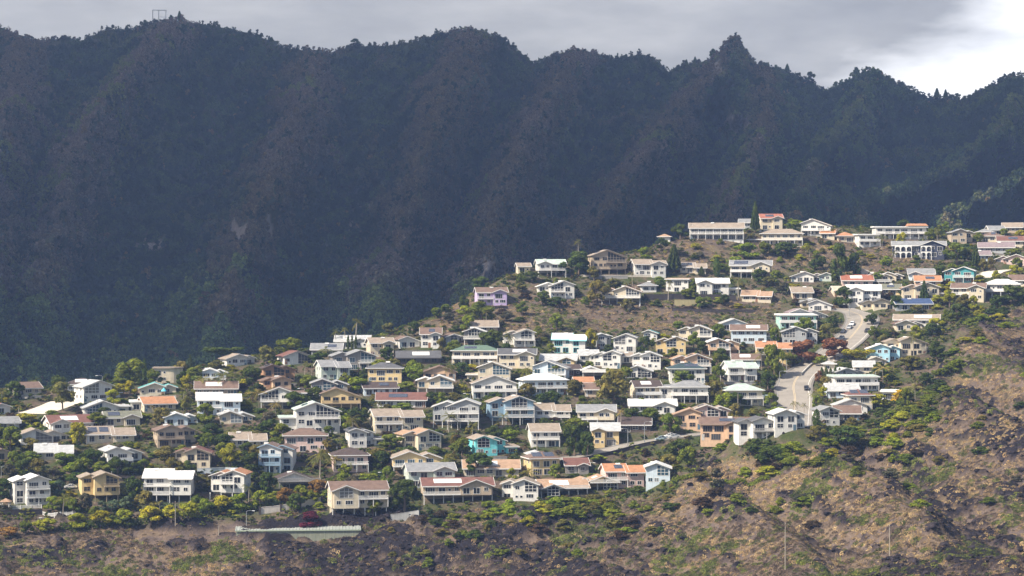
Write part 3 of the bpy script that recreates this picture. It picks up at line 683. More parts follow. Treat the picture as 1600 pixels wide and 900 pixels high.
TABLE = '''
45 618 50 1 S cr br - 8 low brown-roofed house at the far left edge
128 613 52 1 H wh db w 4 white bungalow under dark brown roof with skylight
153 627 56 2 G wh lg hX 8 tall white gabled house beside the pale yard
158 649 58 1 G wh lg hqX 10 white house with one blue glazed gable half
262 599 50 2 R cr ta - 0 cream round-ended flat-roofed house on the left crest
247 618 62 1 G cr tq Rbo 4 cream bungalow under a turquoise roof
250 643 60 1 S cr og - 2 cream bungalow under a bright orange tiled roof
214 641 22 1 F wh wh - 0 small flat white carport building left of orange roof
112 673 78 1 S wh rb waX 8 long white house with rust and white roof
192 665 60 1 S cr ol sA 6 cream house with olive roof and solar panels
284 665 58 1 G pb wh R 4 pale blue house with twin white-edged gables
70 693 80 1 G wh ta gtRb 6 wide grey-roofed bungalow with columned porch
172 691 80 1 S cr ta sbp 4 cream house with a row of roof panels
277 698 68 2 G ta br Rbt -4 beige two-storey house with twin brown gables
84 719 62 1 S cr lg p 4 bungalow with plain pale grey metal roof
196 732 68 2 G wh lg Rkob 2 white house standing on tall white posts
300 733 62 2 G cr rb gLt 0 cream house with rust gable and glazed left half
3 719 22 1 G ta br t 0 tan gabled house cut by the left edge
5 647 28 1 G wh rd - 6 white house under a red roof at the left edge
51 791 58 3 G wh wh LB 4 white three-storey house with stacked balconies
158 786 62 3 G ye ta gLktb 0 yellow house with brown roof above a dark undercroft
262 786 80 3 S wh wh kpB 0 large white house with bright white ridged roof
354 782 62 3 G wh og hLkb -4 white house with orange roof and slanting windows
468 765 72 1 G wh db kt -4 white low house with wide dark brown gable
430 739 56 3 G wh br RjB -6 white house with three dark blue balconies
388 699 60 1 S cr ta p 3 beige bungalow with two-part grey-tan roof
477 707 70 2 H pk br - 3 pinkish two-storey house under brown hip roof
566 700 46 2 G wh dg RX 3 white two-storey house with dark sloping side wing
548 738 60 2 H pk db b 4 pink and grey house under near-black hip roof
562 806 94 3 S cr br aGkb 8 large cream house with tall gable glazing
334 593 44 1 G pb wh Rd 4 pale grey gabled cottage behind coconut palms
378 571 58 1 G wh ta R 6 white twin-gabled bungalow with tan roof on crest
468 569 58 1 G wh rb gt 8 white house with dull red roof on crest
437 599 56 2 G ob db gRt 4 orange-brown house with dark gable glass
524 595 54 2 S gn gr p 2 pale green house with two-part grey roof
555 578 72 2 G tp gr gqLb 4 taupe house with blue glass gable and side balcony
510 557 52 1 S gr gr - 2 low house with broad plain grey roof on crest
550 544 58 1 S wh lg wA 3 pale roofed house behind three slender cypresses
597 558 42 2 S cr ta A 10 cream two-storey house on crest right of cypresses
338 619 70 1 S ta br w 2 tan house with weathered brown roof behind palms
434 618 48 2 G pe br Lt 2 small orange-tan house with left wing
515 623 62 2 G tp gr gRq 4 grey house with big white-framed gable windows
601 599 58 2 H ye dg - 2 yellow two-storey house under dark grey hip roof
595 618 58 1 S pb db - 2 pale house with flat purple-brown roof
342 649 72 2 S pb wh bp 2 pale blue house under broad white roof
433 639 58 2 G wh br hXk 0 white house with brown roof and low side wing
533 642 66 2 G ye br ktb 2 yellow house with wide gable on deck posts
370 662 58 1 G cr lg gqR 0 beige house with blue glass under white-edged gables
497 678 74 3 G wh pg gxb 4 big white house with flat balcony wing
627 637 82 1 S wh rb - 2 long white bungalow under red-brown roof
623 674 88 2 S cr ta pbl 12 cream house with dark red trim line
640 543 40 1 G wh br - 8 white gabled house half hidden by bare bushes
673 544 36 2 S wh br A 8 small white two-storey house with dark brown roof
712 537 38 1 G gr br RG 4 grey gabled house below the dry knoll
741 540 38 2 G tp wh Gk -2 olive-grey cottage with white-framed glass gable
757 521 46 1 S ta ta - 2 tan-roofed house tucked behind trees
812 542 52 2 G wh ta LGb -4 white house with stacked triple gables
889 552 56 2 S wh wh Jp 2 white house with bright turquoise trim
654 570 72 1 S db dg wt 0 dark brown long house with white roof edge
742 571 76 2 H cr gn bo 0 cream house under dark green hip roof
808 576 62 2 S cr dg wA 2 cream house with dark roof and white panel
872 574 60 1 S ye lg Aq 4 yellow bungalow under light grey roof
858 597 58 2 G pb gr gqb -8 blue-grey house with steep grey gable
687 593 56 1 G pe br t 2 orange-tan bungalow with low brown gable
772 598 56 2 G cr be gqx -4 cream house with blue-tinted gable glass
680 618 62 2 G cr wh gqLk -2 cream house with white pointed gable on posts
773 623 74 2 G wh ta Bo 2 wide white house with two long balconies
853 618 78 2 H pb wh b 2 pale blue house under white hip roof
913 609 34 1 S ta og - 2 small house with plain orange-tan roof
712 670 78 3 G gr lg BkL 0 grey house with two full white verandas
801 664 72 3 G bl ta GBkL 2 blue house with glass gable and white posts
862 653 62 1 S wh ta pd 12 white house with brown roof and glass porch
932 667 64 2 S cr gr Agkb 6 cream house with grey roof on tall white stilts
663 704 66 2 G cr pe gL 6 cream house with tan roof and glazed right corner
768 713 62 2 G tq ta GXR 4 bright turquoise two-storey house
852 699 50 2 S wh ta b 6 white house with long white balcony above road
652 741 82 2 G ye ta kRq 6 yellow gabled house above the grey-green house
675 761 80 2 S gn gr A 6 pale green-grey house with gabled right bay
768 745 92 1 S cr pe w 2 long low house with orange roof and white panels
852 743 56 2 H ye br s 4 yellow hip-roofed house with solar panels
838 723 28 1 H tp lg - 4 small grey pavilion with pyramid roof
716 785 116 2 S ta rb Akw 6 long tan house with brown roof and wooden decks
812 783 64 2 G wh ta gL 4 white house with tan side roof at cliff top
882 776 82 1 S wh pe aGkw 4 white house with orange-tan roof and window row
934 767 74 1 G ye pe gkwL 8 pale yellow house with pinkish roof and white panel
976 762 66 2 S pk og bp 4 pink house under vivid orange roof
1028 758 44 2 G pb wh gq 6 pale house with white roof at row end
902 740 42 1 S tp rb A 4 small taupe house under brown-red roof
946 697 48 2 S ye lg a 6 yellow house with grey roof beside the side road
992 676 54 1 S db db - 2 low house with nearly black purple roof
1074 672 48 2 G pe pe Xt 6 peach house with stepped orange-tan roofs
1115 664 60 2 G pk ta gR -2 pink house with white glazed gable
1133 689 82 2 S pe br Aat 2 tan and orange house with double brown gables
1187 687 70 2 G wh dg RtbL 12 white house with two long dark sloping roofs
1236 674 62 2 G wh wh R 4 white twin-gabled house below the wide road
1297 666 40 2 G wh gr g 10 white house with grey roof beside dark conifer
1324 658 46 1 S ta br - 6 tan house with long low brown roof
1330 646 56 1 G wh lg t 10 pale grey-roofed house in the lower right cluster
1345 642 46 2 H cr rb s 6 cream house with maroon hip roof and skylights
1318 622 54 1 S pb lg - 2 house with pale blue-grey metal roof
1338 613 80 2 F wh pg bo 4 large white flat-fronted house with green roof
1389 625 28 1 F wh wh - 0 small white pavilion at the slope edge
1330 593 54 1 G gr lg Rt 8 pale grey house behind small cypress row
1296 581 20 1 H cr lg - 4 tiny cream cottage above the cypress row
1381 567 56 2 G lb wh R 8 light blue house with two white-edged gables
1372 574 32 1 G cr be - 6 cream garage house with beige roof
1350 584 36 1 S cr lg - 6 low cream house with long tan eave
1418 557 70 2 G cr ta LXt 8 cream house with three tan gables
1422 517 48 1 G cr br R 6 cream house with twin brown-edged gables
1432 510 74 1 S wh ta w 2 long house under plain tan-grey roof
1428 485 66 1 S gr nv - 2 low house with navy blue solar roof
1250 539 60 2 G gr gr hR 6 grey house with left gable glazing near the bend
1247 514 62 2 F mi wh bo 2 mint green house with flat white roof
1264 501 70 1 G wh mv R 8 white gable over purple-brown roof by the bend
1170 537 60 2 S pb br wX 4 pale blue house with brown roof and white panel
1147 516 42 1 G pb lg - 6 pale gabled house below the brown field
1209 565 58 2 S ye og bp 2 yellow house with glowing orange roof
1132 557 54 2 G pe wh gRkb 4 peach house with white deck on posts
1166 573 48 1 S pb br w 2 pale bungalow with flat brown roof
1160 596 54 2 S wh pg pb 4 white house under pale mint metal roof
1164 634 66 2 H cr pg bX 4 cream house with pale green hip roof
944 546 28 2 G gr lg R 4 narrow grey-white house with small twin gables
976 550 40 2 G wh gr h 4 white house with left glass gable
1016 531 26 1 G wh te - 4 small white gable with teal trim
1048 554 52 2 G ye br hL 4 pale yellow house with left gable glazing
1086 537 58 2 G cr lg gLb 2 cream house with white double gable under field
920 566 34 1 S wh lg A 6 small house with pale sloping roof
948 576 48 2 G wh lg hL 2 white house with long slope over left windows
980 567 20 1 S wh ta - 0 tiny white house between two white gables
1010 578 50 2 G wh lg gL 4 white house with dark-framed glass gable
1082 583 62 2 G pe pe gLkb 2 peach house with orange-tan gable
928 592 42 1 G wh wh dk 4 white-roofed cottage on dark posts
896 588 30 1 S db db - 2 small dark brown house among trees
998 591 46 1 G wh wh gt 6 white house with glazed right gable half
1074 600 60 2 H wh dt d 4 white house under dark teal hip roof
930 620 38 1 S ta br - 2 brown-roofed house behind the big olive tree
1013 628 50 2 S cr db wbo 8 cream house with dark roof and white roof sheet
1078 629 62 2 H wh gr bxk 4 white house under grey hip roof with balcony
1020 646 78 1 S wh wh Aw 4 low house under broad bright white roof
819 426 24 1 S cr ta - 2 small cream house with tan roof on upper crest
862 432 48 2 S wh pg akb 2 white house with green roof on dark stilts
952 430 58 3 G ta ta gbkt 0 tan house with tall posts on upper crest
1016 432 58 2 S wh ta pA 4 white house with two-part tan roof on crest
1083 427 44 1 S cr ta ps 2 cream house with split tan roof beside conifer
1173 434 68 2 S cr gr Aksbo 2 cream house with broad white balcony
1120 375 88 2 S wh ta BV 2 very long white house with continuous glass front
1038 370 22 1 H wh pe - 2 little tan-roofed house left of long white house
1166 357 26 1 S gr gr - 2 low grey-roofed house left of tall pine
1206 359 38 2 S cr rd A 4 cream house with red tiled roof on top
1222 384 68 2 H cr ta xb 4 cream house with column front and tan roof
1275 369 50 2 G wh og b 2 white house with orange gable on the skyline
1293 374 26 1 S cr og - 2 small low orange-roofed house on top lawn
1323 379 34 1 H cr og - 2 cream house under orange hip roof
1408 374 84 2 F wh wh OB 2 great white block house with orange roof end
1358 386 40 2 F wh wh bo 2 white flat-roofed house below the great white block
1436 402 86 2 S nv gr AU 2 navy blue house with white arched balconies
1504 381 40 2 G ta gr R 4 tan house with grey gable right of navy house
1550 379 36 1 H cr br - 2 cream house with brown roof at upper right
1558 368 30 1 S cr gr - 2 distant grey-roofed house at the top right
1579 386 44 1 S cr rb - 2 cream house with red-brown roof at right edge
1557 396 58 1 S gr mv - 2 mauve-roofed long low house at the right
1577 414 52 1 G pk br L 2 pinkish house with brown gables at right edge
1582 364 34 1 S ta ta - 2 farthest tan-roofed house at the top right
1498 443 52 2 G te lg LbB 2 teal house with white balconies
1440 438 44 1 S pb gr aq 4 pale house with grey roof left of teal house
1395 439 34 1 G cr ta R 4 small cream gable with tan roof beside palm
1372 441 44 1 G cr ta Rd 6 cream bungalow with long tan front gable
1346 434 24 1 G wh rd - 4 small white house with reddish gable roof
1294 440 32 1 G gn ta R 4 pale green-white gabled house left of dark pines
1340 448 52 1 S pk rd w 2 low house under broad red roof
1316 464 30 1 S cr be - 2 small beige house below the red roof
1350 474 56 2 S wh wh a 6 white two-part house with bright white gable roof
1392 462 34 1 S ye ol - 2 small yellow house with olive-grey roof
1440 469 60 2 G cr pe LX 4 cream house with peach-tan roof by young pine
1450 449 44 1 S pe og - 2 low orange roof behind young pine
1513 470 56 2 S cr br aAb 4 cream house with brown gables above green lawn
1564 465 60 2 H wh wh bk 2 house with two white hip roofs at right edge
1374 484 56 1 G cr dg RtL 6 cream gabled house at the top of the road
1262 441 56 1 G wh og R 6 white house with orange-red roof behind round tree
1254 467 36 1 S cr ta - 4 small tan-roofed house left of the road top
1272 482 44 1 G cr gr Lt 6 cream house with dark gable left of road top
1182 472 50 1 S cr pe p 2 cream bungalow with two-part tan-brown roof
1114 462 54 2 S wh wh aX 4 white house with boxy right wing on terrace
1058 457 40 2 F wh pe - 0 white boxy two-storey house on dark terrace
1014 457 28 1 H wh gr - 2 small white house with grey roof on terrace
970 475 66 2 G cr rd gLkbd 4 cream house with red roof and white decks
769 477 52 2 S pu br Aab 6 lavender house with brown roofs
870 466 60 2 G wh wh hLb 2 white glazed gable house on the knoll
1281 486 40 1 G wh gr - 4 white and grey house beside the road bend
14 673 38 1 S cr gr - 4 grey-roofed bungalow half cut by the left edge
1540 372 26 1 H cr gr - 2 tiny grey hip-roofed house at the upper right
1592 448 34 1 S cr br - 2 brown-roofed bungalow cut by the right edge
1535 408 30 1 S pb mv - 2 pale bungalow with dull mauve roof among trees
'''
_seed = 0; _labels = set()
for line in TABLE.strip().splitlines():
    t = line.split(); lab = ' '.join(t[9:]); _seed += 1
    if lab in _labels: print('DUP HOUSE LABEL', lab)
    _labels.add(lab)
    if len(t[9:]) > 10: print('LONG', len(t[9:]), lab)
    house(float(t[0]), float(t[1]), float(t[2]), int(t[3]), t[4], t[5], t[6], t[7], float(t[8]), lab, _seed)
print('houses', len(HOUSES))
# ---------------------------------------------------------------- plants (unit meshes: height 1, width 1, copied and scaled)
def leaf_mesh(name, pos, nrm, size, R, mat, stretch=1.35):
    n = len(pos); nrm = nrm/(np.linalg.norm(nrm, axis=1)[:, None]+1e-9)
    r = R.normal(size=(n, 3)); u = np.cross(nrm, r); u /= np.linalg.norm(u, axis=1)[:, None]+1e-9; v = np.cross(nrm, u)
    s = (size*R.uniform(.6, 1.35, n))[:, None]
    q = np.stack([pos-u*s*stretch, pos-v*s*.7, pos+u*s*stretch, pos+v*s*.7], 1).reshape(-1, 3)
    me = bpy.data.meshes.new(name); me.vertices.add(4*n); me.vertices.foreach_set('co', q.ravel())
    me.loops.add(4*n); me.loops.foreach_set('vertex_index', np.arange(4*n, dtype=np.int32))
    me.polygons.add(n); me.polygons.foreach_set('loop_start', np.arange(0, 4*n, 4, dtype=np.int32)); me.polygons.foreach_set('loop_total', np.full(n, 4, np.int32))
    me.update(calc_edges=True); me.materials.append(mat); return me
def clumps(R, k, zlo, zhi, shape='round'):
    out = []
    for i in range(k):
        t = (i+.5)/k; z = zlo+(zhi-zlo)*R.random()**.75; a = i*2.4+R.uniform(-.5, .5)
        f = (z-zlo)/(zhi-zlo)
        rad = {'round': .40*math.sqrt(max(.05, 1-(1.7*f-.7)**2)), 'flat': .46*(.55+.45*f), 'dome': .42*math.sqrt(max(.06, 1-f*f)), 'col': .22*(1-f*.8)}[shape]
        rr = rad*R.uniform(.35, 1.0); out.append((rr*math.cos(a), rr*math.sin(a), z, R.uniform(.11, .19) if shape != 'col' else .13))
    return out
def crown(name, seed, shape, k, n, leaf, zlo, zhi, mat, flat=1., zs=1.):
    R = np.random.default_rng(seed); P_, N_ = [], []
    for (x, y, z, r) in clumps(R, k, zlo, zhi, shape):
        d = R.normal(size=(n, 3)); d /= np.linalg.norm(d, axis=1)[:, None]; rad = r*R.uniform(.55, 1.05, n)[:, None]
        P_.append(np.array([[x, y, z]])+d*rad*np.array([[1, 1, flat]])); N_.append(d+R.normal(size=(n, 3))*.36+np.array([[0, 0, .3]]))
    p = np.concatenate(P_); p[:, 2] = np.clip(p[:, 2], .0, 1.02); return leaf_mesh(name, p, np.concatenate(N_), leaf, R, mat)
def trunk_mesh(name, seed, top=.45, r=.035, limbs=4):
    R = random.Random(seed); mb = MB(); a = (R.uniform(-.03, .03), R.uniform(-.03, .03))
    mb.tube([(0, 0, -.08), (a[0]*.5, a[1]*.5, top*.5), (a[0], a[1], top)], [r*1.3, r, r*.8], 7)
    for i in range(limbs):
        t = 2*math.pi*i/limbs+R.uniform(-.4, .4); q = R.uniform(.15, .27)
        mb.tube([(a[0], a[1], top*.92), (a[0]+q*.5*math.cos(t), a[1]+q*.5*math.sin(t), top+.16), (a[0]+q*math.cos(t), a[1]+q*math.sin(t), top+.36)], [r*.6, r*.4, r*.15], 5)
    return mb.mesh(name, M['bark'])
def palm_mesh(seed, nf, length, droop, base=.0):
    R = random.Random(seed); mb = MB()
    for i in range(nf):
        a = 2*math.pi*i/nf*1.0+R.uniform(-.3, .3); el = R.uniform(-.35, 1.15); Lh = length*R.uniform(.8, 1.1); pts = []
        for k in range(8):
            s = k/7*Lh; drop = droop*(k/7)**2*Lh
            pts.append(Vector((math.cos(a)*math.cos(el)*s, math.sin(a)*math.cos(el)*s, math.sin(el)*s-drop)))
        side = Vector((-math.sin(a), math.cos(a), 0))
        for k in range(7):
            p, q = pts[k], pts[k+1]; w0 = Lh*.20*math.sin(math.pi*min(1, (k+.6)/7.4))**.6; 
            for s in (-1, 1):
                for j in (0, .5):
                    b0 = p.lerp(q, j); b1 = p.lerp(q, j+.36); tip = b1+(q-p)*.9+side*s*w0-Vector((0, 0, w0*.55))
                    mb.poly([b0, b1, tip])
    return mb.mesh('palm_fronds', M['leaf'], False)
CROWN = {'round': [crown('crown', 10+i, 'round', 18, 115, .046, .22, .92, M['leaf'], .8) for i in range(5)],
         'flat': [crown('crown', 30+i, 'flat', 22, 90, .042, .55, .92, M['leaf'], .55) for i in range(2)],
         'tall': [crown('crown', 40+i, 'round', 24, 95, .044, .10, .94, M['leaf'], .9) for i in range(3)],
         'open': [crown('crown', 60+i, 'round', 24, 75, .042, .28, .93, M['leaf'], .7) for i in range(3)],
         'shrub': [crown('shrub', 50+i, 'dome', 18, 100, .050, .08, .82, M['leaf'], .85) for i in range(5)],
         'spread': [crown('shrub', 70+i, 'dome', 28, 75, .040, .10, .78, M['leaf'], .8) for i in range(4)]}
def column_mesh(seed):
    R = np.random.default_rng(seed); n = 900; z = R.random(n)**.9; a = R.random(n)*6.283; r = .5*np.sin(np.clip(np.pi*(.10+.9*z), 0, np.pi))**.55*R.uniform(.7, 1.05, n)
    p = np.stack([r*np.cos(a), r*np.sin(a), z], 1); nn = np.stack([np.cos(a), np.sin(a), .6+0*a], 1)+R.normal(size=(n, 3))*.4
    return leaf_mesh('crown', p, nn, .05, R, M['leaf'])
def tier_mesh(seed):
    R = np.random.default_rng(seed); P_, N_ = [], []
    for i in range(15):
        z = .12+.86*i/15; L_ = .5*(1-(i/15.5))**.8; nb = 9
        for b in range(nb):
            a = 6.283*b/nb+i*.7+R.uniform(-.15, .15); s = R.random(30)**.7*L_
            P_.append(np.stack([s*np.cos(a), s*np.sin(a), z+s*.16+R.normal(0, .012, 30)], 1)); N_.append(R.normal(size=(30, 3))*.5+np.array([[.8*np.cos(a), .8*np.sin(a), .7]]))
    return leaf_mesh('crown', np.concatenate(P_), np.concatenate(N_), .042, R, M['leaf'])
CROWN['col'] = [column_mesh(1), column_mesh(2)]; CROWN['nor'] = [tier_mesh(3), tier_mesh(4)]
TRUNK = {'round': [trunk_mesh('trunk', i) for i in range(4)], 'flat': [trunk_mesh('trunk', 9, .5, .03, 6)], 'tall': [trunk_mesh('trunk', 5, .3, .03)], 'open': [trunk_mesh('trunk', 6, .42, .025, 6)],
         'col': [trunk_mesh('trunk', 7, .3, .06, 0)], 'nor': [trunk_mesh('trunk', 8, .9, .03, 0)]}
PALMF = [palm_mesh(i, 15, .34, .55) for i in range(3)]; PALMS = [palm_mesh(10+i, 15, .52, .5) for i in range(3)]
def palm_trunk(seed, h):
    R = random.Random(seed); c = R.uniform(-.06, .06); mb = MB(); mb.tube([(0, 0, -.06), (c*.3, 0, h*.4), (c, 0, h)], [.026, .018, .014], 7); me = mb.mesh('trunk', M['palebark']); return me, c
PTR = [palm_trunk(i, .80) for i in range(3)]
GREENS = dict(g=(.165,.200,.036), dg=(.080,.112,.030), yg=(.34,.33,.04), olive=(.185,.168,.055), sil=(.11,.15,.10), grey=(.12,.115,.085), ora=(.29,.17,.06), mag=(.14,.03,.06), red=(.27,.135,.085), yel=(.55,.42,.03), lime=(.22,.265,.035), palm=(.17,.17,.05), pfade=(.30,.26,.10), bare=(.13,.10,.085), pink=(.55,.10,.25), brn=(.085,.06,.045))
WORD = dict(g='green', dg='dark green', yg='yellow-green', olive='olive', sil='silvery green', grey='grey-green', ora='orange-flowered', mag='magenta-flowered', red='rusty red', yel='yellow-flowered', lime='bright green', palm='green', pfade='pale yellow', bare='bare brown', pink='pink-flowered', brn='dark brown')
KIND = dict(round=('broadleaf_tree', 'rounded tree', 'trees between the houses'), tall=('broadleaf_tree', 'tall feathery tree', 'trees between the houses'), flat=('broadleaf_tree', 'flat-topped tree', 'trees between the houses'), open=('broadleaf_tree', 'loose spreading tree', 'trees between the houses'),
            col=('cypress_tree', 'slim cypress', 'cypresses'), nor=('conifer_tree', 'tiered conifer', 'conifers'), shrub=('shrub', 'shrub', 'shrubs on the hillside'), spread=('shrub', 'spreading bush', 'shrubs on the hillside'), palm=('palm_tree', 'palm', 'palms'), date=('palm_tree', 'stocky palm', 'palms'))
_used = set(); NK = {}
def relation(px, py, desc, maxtry=14):
    hs = sorted(HOUSES, key=lambda h: (h[0]-px)**2+((h[1]+h[2])/2-py)**2)
    for h in hs[:maxtry]:
        dx = px-h[0]; dy = py-(h[1]+h[2])/2; hh = (h[2]-h[1])/2; hw = h[3]
        ex = max(0, abs(dx)-hw*.55); ey = max(0, abs(dy)-hh*.55); far = math.hypot(dx, dy)
        lr = 'left' if dx < 0 else 'right'; ab = 'above' if dy < 0 else 'below'
        if ex < 3 and ey < 3: rel = 'close against' if far > 9 else 'in front of'
        elif ex > 2.2*ey: rel = lr+' of'
        elif ey > 2.2*ex: rel = ab
        else: rel = ab+(' left of' if dx < 0 else ' right of')
        if far > 75: rel = 'far '+rel if ' of' in rel else 'far '+rel
        elif far > 48 and rel in ('above', 'below'): rel = 'well '+rel
        lab = f'{desc} {rel} the {h[4]}'
        if lab not in _used and len(lab.split()) <= 16: _used.add(lab); return lab
    return None
def plant(px, py, hpx, wpx, kind, col, R, pos=None, label=None):
    p = pos if pos is not None else hit(px, py); k = p.y/F; h = hpx*k; w = wpx*k
    name, noun, grp = KIND[kind]
    if kind == 'spread': name = 'bush'
    if col in ('ora', 'red') and name == 'broadleaf_tree': name, grp = 'flowering_tree', 'flowering trees'
    if col == 'sil': name, grp = ('plumeria_tree', 'silvery trees') if kind != 'shrub' else (name, grp)
    size = 'small ' if h < (1.6 if name in ('shrub', 'bush') else 3.6) else ('big ' if (h > 9 or w > 10) and name not in ('shrub', 'bush') else ('broad ' if w > 8 else ''))
    cpx, cpy = px, py-hpx/2
    lab = label
    for sz in (size, 'bushy ', 'compact ', 'low ' if h < 4 else 'leafy '):
        if lab: break
        lab = relation(cpx, cpy, f'{sz}{WORD[col]} {noun}')
    if lab is None: lab = f'{WORD[col]} {noun} on the hillside'
    c = GREENS[col]; j = R.uniform(.82, 1.22); g = R.uniform(.92, 1.1); c = tuple(min(.7, q*j*(g if i == 0 else 1)) for i, q in enumerate(c))
    rz = R.uniform(0, 6.28)
    NK[name] = NK.get(name, 0)+1
    if name in ('shrub', 'bush'):
        o = inst(name, R.choice(CROWN[kind]), None, c, (p.x, p.y, p.z-.12*h), (0, 0, rz), (w, w, h)); return tag(o, lab, name, grp if name == 'shrub' else 'bushes on the hillside')
    r = empty(name, p, rz); tag(r, lab, 'tree' if name != 'palm_tree' else 'palm', grp)
    if name == 'palm_tree':
        me, cx = R.choice(PTR); inst('trunk', me, r, None, (0, 0, 0), (0, 0, 0), (h, h, h))
        inst('fronds', R.choice(PALMF if kind == 'palm' else PALMS), r, c, (cx*h, 0, .79*h), (0, 0, R.uniform(0, 6)), (h*max(.8, w/h*1.35),)*2+(h,)); return r
    inst('trunk', R.choice(TRUNK[kind]), r, None, (0, 0, 0), (0, 0, 0), (w if kind not in ('col', 'nor') else h*.5, w if kind not in ('col', 'nor') else h*.5, h))
    inst('crown', R.choice(CROWN[kind]), r, c, (0, 0, 0), (0, 0, 0), (w, w, h)); return r
